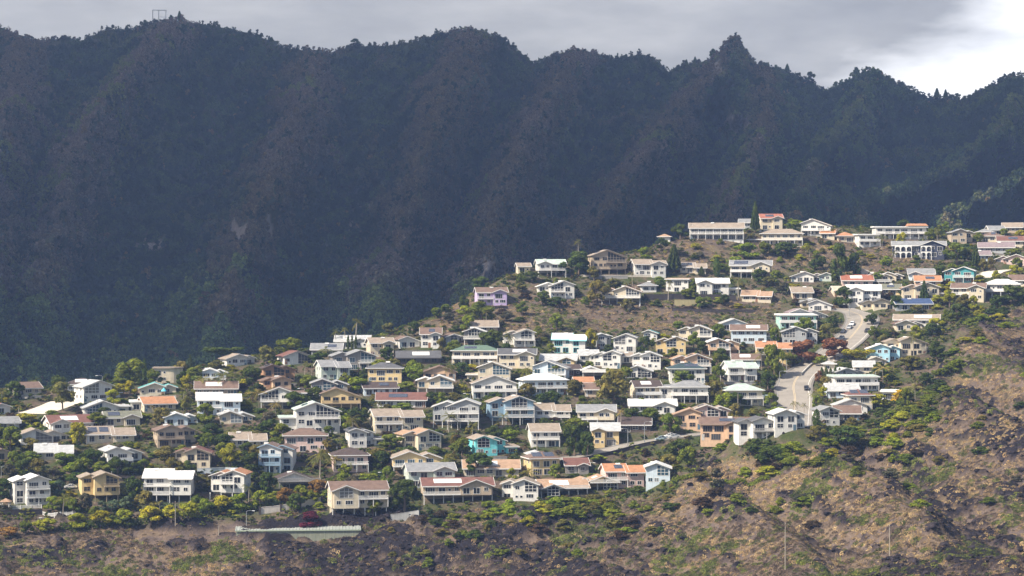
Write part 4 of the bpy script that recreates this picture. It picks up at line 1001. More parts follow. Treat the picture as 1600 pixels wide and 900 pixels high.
PL = '''
98 642 44 46 open olive; 206 602 42 52 round g; 226 595 34 9 col dg; 187 607 18 28 round g; 203 619 24 26 round yg; 55 603 20 18 date palm; 168 598 18 18 round dg; 297 590 36 14 nor dg; 302 596 22 30 round g; 283 592 28 26 round olive
292 612 26 24 round yg; 123 694 36 30 tall yg; 16 705 38 40 round g; 162 652 16 26 round dg; 253 663 26 36 round olive; 93 779 28 28 round sil; 84 753 22 32 round grey; 209 789 44 30 round dg; 184 748 34 38 round dg; 160 801 18 22 round sil
178 800 18 22 round sil; 197 798 22 30 round sil; 262 794 14 30 shrub sil; 40 836 22 26 round g; 14 840 16 36 round ora; 72 832 22 42 round yg; 122 829 26 40 round yg; 158 826 28 40 round yg; 192 824 28 38 round lime; 200 826 20 30 round dg
236 820 28 42 round yg; 268 817 26 34 round yg; 295 813 28 40 round yg; 322 806 26 34 round lime; 347 803 28 36 round yg; 376 801 30 38 round lime; 406 797 30 34 round lime; 444 791 28 40 round ora; 470 789 30 40 round lime; 497 776 26 38 round ora
428 784 16 24 round lime; 387 718 26 32 round dg; 360 730 36 36 round yg; 418 774 36 32 round dg; 398 752 18 30 shrub dg; 500 748 48 34 date palm; 522 742 30 26 date pfade; 545 738 20 18 date palm; 552 684 38 26 date palm; 513 684 18 20 round g
486 822 28 44 shrub mag; 754 508 36 58 round g; 766 550 34 50 round dg; 793 546 28 22 date palm; 760 514 32 16 palm palm; 668 517 14 18 shrub dg; 648 600 30 34 round g; 704 593 28 22 date palm; 823 602 32 24 date palm; 722 590 24 26 round dg
722 614 18 26 shrub yg; 858 642 32 46 round dg; 675 633 20 38 round dg; 701 676 32 26 date palm; 788 670 26 20 date pfade; 748 744 36 54 round dg; 722 712 28 36 round g; 632 800 50 52 round dg; 583 806 26 36 round g; 898 714 54 42 tall dg
918 712 40 26 tall dg; 958 634 56 62 open olive; 923 550 36 22 round yg; 1008 556 30 30 round dg; 1084 547 28 24 round g; 1097 553 20 22 round dg; 1051 560 16 22 round g; 1066 603 24 42 round g; 1120 630 36 28 open olive; 1126 568 24 26 round dg
1047 682 36 36 round g; 1151 639 26 30 round dg; 970 675 38 20 palm pfade; 988 664 26 42 round dg; 1016 664 26 40 round g; 1210 592 56 40 tall g; 1190 578 32 26 date palm; 1258 568 36 62 round red; 1304 562 34 50 round red; 1236 574 22 30 round g; 1283 572 16 26 round g; 1288 610 22 24 round olive; 1276 640 22 20 round g; 1206 640 26 26 round g; 1200 610 30 28 round dg; 1300 520 26 26 round dg; 1366 530 20 24 round g; 1362 508 18 24 round dg; 1294 536 30 40 round olive
1340 572 26 48 flat yg; 1284 592 18 6 col dg; 1291 592 19 6 col dg; 1298 593 18 6 col dg; 1305 593 19 6 col dg; 1312 593 18 6 col dg; 1319 594 17 6 col dg; 1279 602 22 18 round red; 1216 648 16 50 spread lime; 1239 652 28 14 palm palm
1247 650 24 14 palm palm; 1256 655 28 14 palm palm; 1272 630 20 18 date palm; 1286 622 18 18 round yg; 1380 602 34 32 date pfade; 1430 628 28 30 date pfade; 1406 624 20 40 spread yel; 1180 364 50 17 nor dg; 1053 427 46 26 nor dg; 1444 472 34 16 nor dg
1312 442 60 32 tall dg; 1334 436 40 26 tall dg; 1524 418 36 18 nor dg; 1548 424 22 16 round olive; 1536 424 20 16 round olive; 904 403 36 14 palm palm; 904 432 40 44 round dg; 880 432 22 26 round dg; 555 545 52 18 palm palm; 540 544 36 18 palm palm
524 545 34 20 palm palm; 544 546 22 5 col dg; 550 546 22 5 col dg; 556 547 22 5 col dg; 348 566 24 58 flat dg; 452 558 30 50 round g; 416 568 28 30 round olive; 1063 374 24 30 round dg; 752 458 26 32 round dg; 1168 406 26 50 round lime
1150 418 22 46 spread lime; 1128 424 16 34 spread g; 1226 402 24 44 round dg; 1206 722 32 60 spread dg; 1180 706 26 52 spread dg; 1240 708 24 46 spread lime; 1322 700 34 60 round dg; 1275 690 24 34 round olive; 1062 714 26 50 round dg; 1008 740 14 20 shrub g
1276 668 28 14 col dg; 1285 420 20 18 round dg; 1265 402 20 16 date palm; 1378 392 26 18 date palm; 1302 372 18 14 date palm; 1235 352 14 12 round g; 1478 355 16 14 round g; 1374 588 22 24 round dg; 1404 432 24 22 date palm; 1416 462 20 28 round dg
1344 464 18 26 round g; 1258 530 34 36 round g; 1320 482 34 40 round dg; 1400 484 24 24 tall dg; 1465 568 34 36 round dg; 1428 560 46 14 palm palm; 1120 603 32 26 round g; 848 478 24 26 round dg; 934 478 40 40 round olive; 1096 432 16 12 nor dg
1120 432 30 12 col dg; 1044 470 36 10 palm palm; 1154 470 40 12 palm palm; 480 610 24 24 round g; 395 606 34 40 round dg; 400 626 26 36 round dg; 350 612 34 30 date palm; 366 610 30 28 date palm; 320 612 26 26 date pfade; 405 638 30 34 date pfade
428 628 24 22 date palm; 540 603 20 20 round g; 605 566 24 26 round dg; 510 566 26 24 date palm; 568 598 22 20 round dg; 462 642 30 44 round dg; 490 632 28 34 round dg; 420 686 30 40 round dg; 440 690 28 36 round g; 596 735 30 34 round dg
700 740 26 30 date palm; 826 756 24 26 date palm; 800 752 20 20 round yg; 732 766 18 16 date palm; 1002 640 18 22 round g; 870 596 26 30 round g; 815 660 24 24 round dg; 330 678 22 40 spread dg; 362 690 22 44 spread olive; 400 690 22 44 spread olive
430 700 22 36 spread g; 1350 700 20 34 spread olive; 985 490 16 14 round grey; 1385 414 18 26 spread lime; 1370 442 16 22 round g; 1432 410 14 22 shrub g; 1495 414 34 46 round g; 1510 430 20 30 round dg; 1470 434 20 22 round dg; 1580 476 30 60 round dg
'''
PR = random.Random(42); PLANTS = []
for chunk in PL.replace('\n', ';').split(';'):
    t = chunk.split()
    if not t: continue
    x, y, h, w = map(float, t[:4]); plant(x, y, h, w, t[4], t[5], PR); PLANTS.append((x, y, h, w))
def hedge(pts, h, th, col, lab, seed):
    ln = smooth_line([hit(*q) for q in pts], 1.0); R = np.random.default_rng(seed); n_ = int(len(ln)*60); i_ = R.integers(0, len(ln), n_)
    hh = h*(1+.25*perlin(ln[:, 0]/5, ln[:, 0]*0+seed)); a_ = R.uniform(0, math.pi, n_); c_ = ln[i_]+R.normal(0, .35, (n_, 3))*np.array([[1, 1, 0]])
    z_ = hf(c_[:, 0], c_[:, 1])+hh[i_]*np.sin(a_)**.6*R.uniform(.75, 1.05, n_); p_ = np.stack([c_[:, 0], c_[:, 1]-th/2*np.cos(a_), z_], 1)-ln[0]
    nn_ = np.stack([R.normal(0, .4, n_), -np.cos(a_)+R.normal(0, .3, n_), np.sin(a_)+R.normal(0, .3, n_)], 1)
    o = inst('hedge', leaf_mesh('hedge', p_, nn_, .26, R, M['leaf']), None, GREENS[col], tuple(ln[0])); return tag(o, lab, 'hedge')
hedge([(95,829),(160,825),(230,819),(310,807),(400,798),(440,790)], 2.6, 2.4, 'dg', 'long dark green hedge under the yellow-green tree row at lower left', 1)
hedge([(372,686),(405,690),(440,694)], 2.4, 2.4, 'olive', 'olive hedge above the grey-tan roofed beige bungalow', 2)
hedge([(1060,461),(1090,462),(1125,463)], 1.4, 1.4, 'dg', 'clipped dark hedge in front of the white boxy houses', 3)
hedge([(1200,748),(1050,757),(1035,759)], 1.2, 1.4, 'g', 'low green hedge by the pale house at the row end', 4)
# ---- fill: shrubs and small trees in the gaps, none standing on a house, a road or across a facade
def inside_house(p, rad):
    for h in HOUSES:
        q = h[5]
        if abs(q.x-p.x) > 22 or abs(q.y-p.y) > 26: continue
        a = -(math.radians(h[7])-math.atan2(q.x, q.y)); dx, dy = p.x-q.x, p.y-q.y
        lx = dx*math.cos(a)-dy*math.sin(a); ly = dx*math.sin(a)+dy*math.cos(a)
        if -h[8]/2-rad < lx < h[8]/2+rad and -2.6-rad < ly < h[6]+rad: return True
    return False
def on_road(p, rad):
    for nm, ln in LINES.items():
        if np.min((ln[:, 0]-p.x)**2+(ln[:, 1]-p.y)**2) < (ROADS[nm][1]/2+1.5+rad)**2: return True
    return False
def over_facade(px, py, h, w, Y, tol=.22):
    for q in HOUSES:
        if q[5].y < Y: continue
        ox = min(px+w/2, q[0]+q[3])-max(px-w/2, q[0]-q[3]); oy = min(py, q[2])-max(py-h, q[1])
        if ox > 0 and oy > 0 and ox*oy > tol*min(2*q[3]*(q[2]-q[1]), h*w*1.6): return True
    return False
def over_road(px, py, h, w, Y):
    for nm in ('road', 'side_road'):
        for q in LINES[nm][::3]:
            if q[1] > Y:
                a, b = to_px(q)
                if abs(a-px) < w/2+4 and py-h < b < py: return True
    return False
def crest_y(px): return float(np.interp(px, [c[0] for c in crest], [c[1] for c in crest]))
def low_y(px): return float(np.interp(px, BX, BY))
def fill(n, region, kinds, R, tries, mind, tol=.22):
    done = 0
    for _ in range(tries):
        if done >= n: break
        px, py = region(R)
        if px is None: continue
        p = hit(px, py); k = F/p.y; kind, col, hr, wr = kinds(R, px, py)
        nm_ = 'bush' if kind == 'spread' else KIND[kind][0]
        if NK.get(nm_, 0) >= 296: continue
        h = R.uniform(*hr)*k; w = R.uniform(*wr)*k
        if any((q[0]-px)**2/(w*.5+q[3]*.5)**2+(q[1]-py)**2/(h*.4+q[2]*.4)**2 < mind for q in PLANTS): continue
        if inside_house(p, min(1.6, w/k*.25)) or on_road(p, w/k*.3) or over_facade(px, py, h, w, p.y, tol) or over_road(px, py, h, w, p.y): continue
        plant(px, py, h, w, kind, col, R, p); PLANTS.append((px, py, h, w)); done += 1
    print('fill', done)
def town_region(R):
    px = R.uniform(-10, 1610); a, b = crest_y(px)+4, low_y(px)-4
    py = R.uniform(a, b)
    if (820 < px < 1230 and 484 < py < 516): return None, None
    return px, py
def town_kinds(R, px, py):
    bright = (px < 280 and py < 670) or px > 1360
    r = R.random()
    if r < .44: return ('round', R.choice(['g', 'dg', 'dg', 'g', 'olive']+(['yg', 'yg', 'yg'] if bright else ['lime'])), (4, 7.5), (5, 9.5))
    if r < .50: return (R.choice(['date', 'palm']), R.choice(['palm', 'palm', 'pfade']), (5, 8), (4, 5))
    if r < .57: return ('open', R.choice(['olive', 'grey', 'g']), (4, 6.5), (5, 8))
    return (R.choice(['shrub', 'spread']), R.choice(['g', 'g', 'dg', 'dg', 'olive', 'lime', 'yg', 'grey', 'brn']+(['yg', 'yg'] if bright else [])), (1.8, 4.), (3.5, 8))
fill(560, town_region, town_kinds, random.Random(5), 14000, .20, .40)
def slope_region(R):
    px = R.uniform(600, 1610); lo = low_y(px)+6
    py = lo+abs(R.gauss(0, .5))*((900 if px < 1100 else 860)-lo)*.75
    if py > 905: return None, None
    return px, py
def slope_kinds(R, px, py):
    return (R.choice(['spread', 'spread', 'shrub']), R.choice(['g', 'olive', 'lime', 'lime', 'dg', 'dg', 'grey', 'brn'] if px > 1050 else ['g', 'dg', 'olive', 'lime', 'brn']), (1.8, 3.8), (3.5, 8))
def rim_region(R):
    px = R.choice([R.uniform(1180, 1340), R.uniform(1360, 1575), R.uniform(1360, 1575), R.uniform(755, 960)]); return px, low_y(px)+abs(R.gauss(0, 1))*(30 if px > 1350 else 16)-4
def rim_kinds(R, px, py): return (R.choice(['spread', 'spread', 'spread', 'shrub']), R.choice(['g', 'g', 'lime', 'lime', 'olive', 'dg', 'yg']), (2.4, 4.6), (5.5, 10))
fill(72, rim_region, rim_kinds, random.Random(18), 1500, .16)
fill(80, slope_region, slope_kinds, random.Random(8), 2500, .22)
print('plants', len(PLANTS), NK)

# ---------------------------------------------------------------- scatter of what nobody could count (geometry nodes on loose points)
def slope_spin(x, y, z0=None):
    d_ = 3.0; gx_ = (hf(x+d_, y)-hf(x-d_, y))/(2*d_); gy_ = (hf(x, y+d_)-hf(x, y-d_))/(2*d_); l_ = np.sqrt(1+gx_**2+gy_**2)
    return np.stack([np.arcsin(gy_/l_), np.arctan2(-gx_/l_, 1/l_), 0*x], 1)
def scatter(name, pts, scl, tint, meshes, spin=None):
    n = len(pts); me = bpy.data.meshes.new(name); me.vertices.add(n); me.vertices.foreach_set('co', np.ascontiguousarray(pts, dtype=np.float32).ravel())
    def A(nm, t, d, key): a = me.attributes.new(nm, t, 'POINT'); a.data.foreach_set(key, np.ascontiguousarray(d, dtype=np.float32 if t != 'INT' else np.int32).ravel())
    A('scl', 'FLOAT_VECTOR', scl, 'vector'); A('tint', 'FLOAT_COLOR', np.concatenate([tint, np.ones((n, 1))], 1), 'color')
    A('spin', 'FLOAT_VECTOR', spin if spin is not None else np.stack([rng.normal(0, .12, n), rng.normal(0, .12, n), rng.uniform(0, 6.28, n)], 1), 'vector'); A('pick', 'INT', rng.integers(0, len(meshes), n), 'value')
    col = bpy.data.collections.new(name+'_shapes')
    for i, m in enumerate(meshes): col.objects.link(bpy.data.objects.new('leaf_clump', m))
    ng = bpy.data.node_groups.new(name+'_nodes', 'GeometryNodeTree'); ng.is_modifier = True
    ng.interface.new_socket('Geometry', in_out='INPUT', socket_type='NodeSocketGeometry'); ng.interface.new_socket('Geometry', in_out='OUTPUT', socket_type='NodeSocketGeometry')
    gi = ng.nodes.new('NodeGroupInput'); go = ng.nodes.new('NodeGroupOutput'); ip = ng.nodes.new('GeometryNodeInstanceOnPoints'); ci = ng.nodes.new('GeometryNodeCollectionInfo')
    ci.inputs['Collection'].default_value = col; ci.inputs['Separate Children'].default_value = True; ci.inputs['Reset Children'].default_value = True
    def na(nm, t): q = ng.nodes.new('GeometryNodeInputNamedAttribute'); q.data_type = t; q.inputs['Name'].default_value = nm; return q.outputs['Attribute']
    lk = ng.links.new; lk(gi.outputs[0], ip.inputs['Points']); lk(ci.outputs[0], ip.inputs['Instance']); ip.inputs['Pick Instance'].default_value = True
    lk(na('pick', 'INT'), ip.inputs['Instance Index']); lk(na('scl', 'FLOAT_VECTOR'), ip.inputs['Scale'])
    er = ng.nodes.new('FunctionNodeEulerToRotation'); lk(na('spin', 'FLOAT_VECTOR'), er.inputs[0]); lk(er.outputs[0], ip.inputs['Rotation'])
    lk(ip.outputs[0], go.inputs[0])
    o = bpy.data.objects.new(name, me); link(o); o.modifiers.new('scatter', 'NODES').node_group = ng; return tag(o, kind='stuff')
def grass_mesh(seed):
    R = np.random.default_rng(seed); n_ = 46; a_ = R.uniform(0, 6.28, n_); r_ = .5*np.sqrt(R.random(n_)); p_ = np.stack([r_*np.cos(a_), r_*np.sin(a_), .06+.5*(1-(2*r_)**2)*R.uniform(.3, 1, n_)], 1)
    return leaf_mesh('tuft', p_, R.normal(size=(n_, 3))*.38+np.array([[0, 0, 1.]])+p_*np.array([[1.2, 1.2, 0]]), .085, R, M['scrub'])
GRASS = [grass_mesh(300+i) for i in range(6)]
SCRUB = [crown('tuft', 200+i, 'dome', 5, 26, .085, .12, .75, M['scrub'], .9) for i in range(4)]
FOR = [crown('tuft', 220+i, 'round', 7, 24, .075, .25, .9, M['forest'], .9) for i in range(4)]+[crown('tuft', 230, 'round', 9, 18, .065, .15, .98, M['forest'], 1.)]
# low dry brush and grass tufts over the wild slopes
n = 170000; u = rng.uniform(-.228, .228, n*2); Y = 600+625*rng.random(n*2)**1.2; x = u*Y; z = hf(x, Y)
lo_, kn_ = dryness(x, Y, z); py = HY-F*z/Y; px = HX+F*x/Y
rkp = hf(x, Y, rock)
w = np.maximum(lo_, kn_)*(1-.6*rkp)*(.45+.55*sstep(fbm(x/13, Y/13, 3), -.25, .2))
bare = (np.minimum(px-210, 520-px) > 0) & (py > 795) & (py < 846)       # the bare earth bank beside the reservoir
w = np.where(bare, w*.12, w)
sel = np.nonzero(rng.random(n*2) < w)[0][:n]
keep = np.ones(len(sel), bool)
for h in HOUSES:
    q = h[5]; keep &= (np.abs(x[sel]-q.x) > h[8]/2+.5) | (np.abs(Y[sel]-q.y-h[6]/2) > h[6]/2+1.5)
sel = sel[keep]
for nm, ln in LINES.items():
    dd = np.min((x[sel][:, None]-ln[None, ::3, 0])**2+(Y[sel][:, None]-ln[None, ::3, 1])**2, 1); sel = sel[dd > (ROADS[nm][1]/2+2)**2]
x, Y, z, px, py = x[sel], Y[sel], z[sel], px[sel], py[sel]; m_ = len(sel)
pal = np.array([(.29,.20,.125), (.125,.092,.082), (.20,.147,.122), (.066,.050,.048), (.39,.285,.175), (.085,.09,.04), (.14,.16,.045), (.05,.065,.025)])
gg = fbm(x/38+9, Y/38, 3)+.16*sstep(px, 1150, 1500)-.0*py
pr = np.where(gg[:, None] > .27, np.array([[.04,.08,.08,.04,.06,.28,.26,.16]]), np.where(fbm(x/25-4, Y/25, 2)[:, None] > .08, np.array([[.32,.12,.18,.04,.28,.04,.01,.01]]), np.array([[.24,.24,.20,.14,.12,.04,.01,.01]])))
dark = (((px < 1010) & (py > 800+.0*px) | (fbm(x/33+20, Y/26, 3)+.42*sstep(py, 720, 880) > .30)) & (gg < .2))[:, None]; pr = np.where(dark, np.array([[.06,.34,.14,.36,.02,.05,.02,.01]]), pr)
tan = (((px-1190)/150)**2+((py-745)/50)**2 < 1)[:, None] & (gg < .25)[:, None]; pr = np.where(tan, np.array([[.36,.06,.20,.03,.31,.03,.01,.0]]), pr)
ck = (pr.cumsum(1) < rng.random((m_, 1))).sum(1).clip(0, 7); tint = pal[ck]*rng.uniform(.7, 1.2, (m_, 1))
sz = rng.uniform(.6, 1.6, m_)*np.where(ck >= 5, 1.4, 1); scl = np.stack([sz*1.25, sz*1.25, sz*rng.uniform(.5, .85, m_)], 1)
scatter('dry_brush', np.stack([x, Y, z-.1], 1), scl*np.where(rng.random((m_, 1)) < .5, np.array([[1, 1, 1.]]), np.array([[-1, 1.2, 1.1]])), tint, GRASS, slope_spin(x, Y))
# broken lava rock along the ledges
def rock_mesh(seed):
    R = np.random.default_rng(seed); bm = bmesh.new(); bmesh.ops.create_icosphere(bm, subdivisions=2, radius=.6)
    dirs = R.normal(size=(9, 3)); dirs /= np.linalg.norm(dirs, axis=1)[:, None]; cut = R.uniform(.28, .52, 9)
    for v_ in bm.verts:
        for d_, c_ in zip(dirs, cut):
            t_ = v_.co.x*d_[0]+v_.co.y*d_[1]+v_.co.z*d_[2]
            if t_ > c_: v_.co -= Vector(d_)*(t_-c_)
        v_.co += Vector(R.normal(0, .03, 3))
    me_ = bpy.data.meshes.new('rock'); bm.to_mesh(me_); bm.free(); me_.materials.append(M['rock']); return me_
mr, nt_, out_ = new_mat('lava_rock'); p_ = principled(nt_, out_, .95, .1); tc_ = N(nt_, 'ShaderNodeTexCoord')
L(nt_, mix(nt_, 1, N(nt_, 'ShaderNodeAttribute', attribute_type='INSTANCER', attribute_name='tint').outputs['Color'], ramp(nt_, noise(nt_, 3, 5, .7, tc_.outputs['Object']), [(.3, (.45, .42, .42)), (.7, (1.5, 1.45, 1.4))]), 'MULTIPLY'), p_.inputs['Base Color'])
M['rock'] = mr; ROCKS = [rock_mesh(i) for i in range(6)]
n_ = 240000; u_ = rng.uniform(-.228, .228, n_); Yr = rng.uniform(600, 1060, n_); xr = u_*Yr; rk_ = hf(xr, Yr, rock); lo2 = hf(xr, Yr, lower); pyr = HY-F*hf(xr, Yr)/Yr; pxr = HX+F*u_
bk = (np.minimum(pxr-210, 520-pxr) > 0) & (pyr > 795) & (pyr < 846)
sr = np.nonzero((rng.random(n_) < np.maximum(rk_-.25, 0)*.55+lo2*.002) & ~bk)[0][:46000]; xr, Yr = xr[sr], Yr[sr]; zr = hf(xr, Yr); k_ = rng.random(len(sr))
sz_ = .4+1.5*k_**5; scatter('rocks', np.stack([xr, Yr, zr-.1], 1), np.stack([sz_*1.5, sz_*1.1, sz_*.95], 1), np.array([[.025, .021, .024]])*rng.uniform(.5, 1.7, (len(sr), 1)), ROCKS)
# green ground cover in the gardens
n = 24000; u = rng.uniform(-.235, .235, n*2); Y = rng.uniform(760, 1260, n*2); x = u*Y; z = hf(x, Y); lo_, kn_ = dryness(x, Y, z)
sel = np.nonzero(rng.random(n*2) < (1-np.maximum(lo_, kn_))*sstep(fbm(x/14, Y/14, 3), -.45, .05))[0][:n]
for h in HOUSES:
    q = h[5]; c = math.cos(math.radians(h[7])-math.atan2(q.x, q.y)); s = math.sin(math.radians(h[7])-math.atan2(q.x, q.y)); dx, dy = x[sel]-q.x, Y[sel]-q.y
    lx, ly = dx*c+dy*s, -dx*s+dy*c; sel = sel[~((np.abs(lx) < h[8]/2+1) & (ly > -2.5) & (ly < h[6]+1))]
for nm, ln in LINES.items():
    dd = np.min((x[sel][:, None]-ln[None, ::3, 0])**2+(Y[sel][:, None]-ln[None, ::3, 1])**2, 1); sel = sel[dd > (ROADS[nm][1]/2+2.5)**2]
x, Y, z = x[sel], Y[sel], z[sel]; m_ = len(sel)
pal = np.array([(.075,.105,.026), (.12,.14,.03), (.045,.065,.022), (.15,.135,.05), (.20,.21,.04), (.12,.085,.055)]); tint = pal[rng.choice(6, m_, p=[.26,.22,.22,.1,.08,.12])]*rng.uniform(.75, 1.25, (m_, 1))
sz = rng.uniform(1.0, 2.9, m_); scatter('ground_cover', np.stack([x, Y, z-.1], 1), np.stack([sz*1.2, sz*1.2, sz*.8], 1), tint, SCRUB)
# the far-off wood that covers the mountain as one mass
n = 80000; fi = rng.random(n)*(PS.shape[1]-1); fj = (rng.random(n)**.85)*195
i = fi.astype(int); j = fj.astype(int); a, b = (fi-i)[:, None], (fj-j)[:, None]
V = np.stack([MX, D, MZ], -1); p = (V[j, i]*(1-a)+V[j, i+1]*a)*(1-b)+(V[j+1, i]*(1-a)+V[j+1, i+1]*a)*b
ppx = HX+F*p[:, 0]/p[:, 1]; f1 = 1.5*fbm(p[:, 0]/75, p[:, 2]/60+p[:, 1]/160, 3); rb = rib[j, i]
hv = fj/195
cg, cb, cm, cd, cy = (np.array([q]) for q in ((.066,.100,.036), (.108,.085,.066), (.130,.102,.100), (.028,.044,.030), (.14,.175,.05)))
f2 = 1.5*fbm(p[:, 0]/28+7, p[:, 2]/24+p[:, 1]/70, 3); f3 = 1.5*fbm(p[:, 0]/140-3, p[:, 2]/110, 3); right = sstep(ppx, 950, 1350)
S = lambda v_, a_, b_: sstep(v_, a_, b_)[:, None]
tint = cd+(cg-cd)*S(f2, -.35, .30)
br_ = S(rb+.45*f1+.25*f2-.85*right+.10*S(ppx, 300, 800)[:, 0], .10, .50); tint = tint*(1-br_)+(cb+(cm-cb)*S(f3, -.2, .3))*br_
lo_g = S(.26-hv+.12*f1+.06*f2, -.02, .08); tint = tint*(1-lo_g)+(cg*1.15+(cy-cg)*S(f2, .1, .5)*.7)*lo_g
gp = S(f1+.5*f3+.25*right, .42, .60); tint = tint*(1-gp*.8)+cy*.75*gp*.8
tint = tint*(.74+.50*sstep(rb+.3*f2, -.05, .65))[:, None]; oddly = rng.random((n, 1)); tint = np.where(oddly < .012, np.array([[.16, .11, .06]]), np.where(oddly < .12, cd, tint))*rng.uniform(.85, 1.18, (n, 1))  # crowns darker in gullies, lighter on spurs: relief shading put into the tint
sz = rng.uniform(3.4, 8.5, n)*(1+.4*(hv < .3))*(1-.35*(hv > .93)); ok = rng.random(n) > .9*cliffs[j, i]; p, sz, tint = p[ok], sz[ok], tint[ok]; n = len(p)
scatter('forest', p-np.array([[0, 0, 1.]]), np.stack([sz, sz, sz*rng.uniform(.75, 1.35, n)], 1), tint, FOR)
# ---------------------------------------------------------------- cars
def make_car(col, label):
    P = empty('parked_car', (0, 0, 0)); tag(P, label, 'car', 'cars parked along the hill roads')
    def ring(prof, y): return [(x, y, z) for x, z in prof]
    low = [(-2.15,.35),(-2.2,.62),(-2.05,.86),(-1.1,.95),(1.35,.98),(2.1,.90),(2.2,.6),(2.12,.35)]
    mb = MB(); ys = (-.78,-.88,.88,.78); sc = (.0,.0)
    a = [(x*.98, -.9, z) for x, z in low]; b = [(x*.98, .9, z) for x, z in low]; mb.hull(a, b)
    roof = [(-1.05,.95),(-.45,1.42),(.75,1.46),(1.6,.99)]
    mb.hull([(-.42,-.62,1.40),(.74,-.62,1.44),(.70,-.60,1.49),(-.38,-.60,1.46)], [(-.42,.62,1.40),(.74,.62,1.44),(.70,.60,1.49),(-.38,.60,1.46)])
    for x0, z0, x1, z1 in ((-1.08,.95,-.42,1.41),(.16,.97,.16,1.44),(1.62,.98,.74,1.45)):
        for s in (-1, 1): mb.tube([(x0, s*.80, z0), (x1, s*.61, z1)], .045, 5)
    mb.build('body', M['paint'], P, col)
    gm = MB(); gm.hull([(-1.04,-.79,.951),(1.58,-.79,.985),(.73,-.62,1.43),(-.42,-.62,1.395)], [(-1.04,.79,.951),(1.58,.79,.985),(.73,.62,1.43),(-.42,.62,1.395)]); gm.build('windows', M['glass'], P, (.02,.022,.026))
    for x in (-1.35, 1.35):
        for s in (-1, 1):
            tm = MB(); tm.tube([(x, s*.72, .32), (x, s*.93, .32)], .33, 14); w = tm.build('wheel', M['tyre'], P)
            rm = MB(); rm.tube([(x, s*.931, .32), (x, s*.945, .32)], .2, 10); rm.build('rim', M['metal'], w)
    for s in (-1, 1):
        hm = MB(); hm.box(-2.2, -2.12, s*.62-.17, s*.62+.17, .66, .80); hm.build('headlight', M['metal'], P)
        tl = MB(); tl.box(2.09, 2.17, s*.64-.14, s*.64+.14, .70, .86); tl.build('tail_light', M['paint'], P, (.35, .02, .02))
    return P
def copy_thing(o, parent=None):
    c = o.copy(); COL.objects.link(c); c.parent = parent
    for ch in list(o.children): copy_thing(ch, c)
    return c
CARS = [(1332,508,'road',(.75,.75,.74),'white car parked high on the left kerb below the road bend'),(1327,514,'road',(.42,.43,.44),'silver car parked just behind the white car below the road bend'),
        (1315,531,'road',(.36,.38,.40),'grey car at the left kerb, lowest of the cars below the bend'),(1309,521,'road',(.03,.035,.06),'dark blue car half hidden by bushes left of the grey car'),
        (1357,519,'road',(.03,.03,.035),'dark car parked alone on the right kerb above the red tree'),(1262,609,'road',(.02,.02,.022),'black car on the wide lower stretch of road by the hedge'),
        (1039,690,'side_road',(.34,.42,.45),'pale blue-grey car parked first on the narrow side road'),(1056,686,'side_road',(.46,.47,.47),'silver car parked on the side road under the round tree'),
        (1044,682,'side_road',(.75,.75,.74),'white van-like car behind the other two on the side road'),(110,764,None,(.7,.7,.69),'white car on the lawn beside the yellow house'),
        (1249,454,None,(.05,.05,.06),'dark car parked by the orange-red roofed house'),(1255,456,None,(.62,.62,.60),'pale car parked beside the dark car near the orange-red roof')]
proto = None
for px, py, rd, c, lab in CARS:
    p = hit(px, py)
    if proto is None: proto = make_car(c, lab); o = proto
    else: o = copy_thing(proto); o['label'] = lab
    for ch in o.children:
        if ch.name.startswith('body'): ch.color = (*c, 1)
    a = R_a = .4
    if rd:
        ln = LINES[rd]; j = int(np.argmin((ln[:, 0]-p.x)**2+(ln[:, 1]-p.y)**2)); j = min(max(j, 1), len(ln)-2); t = ln[j+1]-ln[j-1]; a = math.atan2(t[1], t[0])
        nrm = np.array([t[1], -t[0]])/np.hypot(t[0], t[1]); off = np.dot([p.x-ln[j, 0], p.y-ln[j, 1]], nrm); lim = ROADS[rd][1]/2-1.3
        off = math.copysign(min(abs(off), lim), off) if rd == 'road' else max(-lim, min(lim, off))
        q = ln[j, :2]+nrm*off; slope = math.atan2(t[2], np.hypot(t[0], t[1])); o.location = (q[0], q[1], ln[j, 2]+.01); o.rotation_euler = (0, -slope, a)
    else: o.location = (p.x, p.y, hf(p.x, p.y)+.05); o.rotation_euler = (0, 0, a)
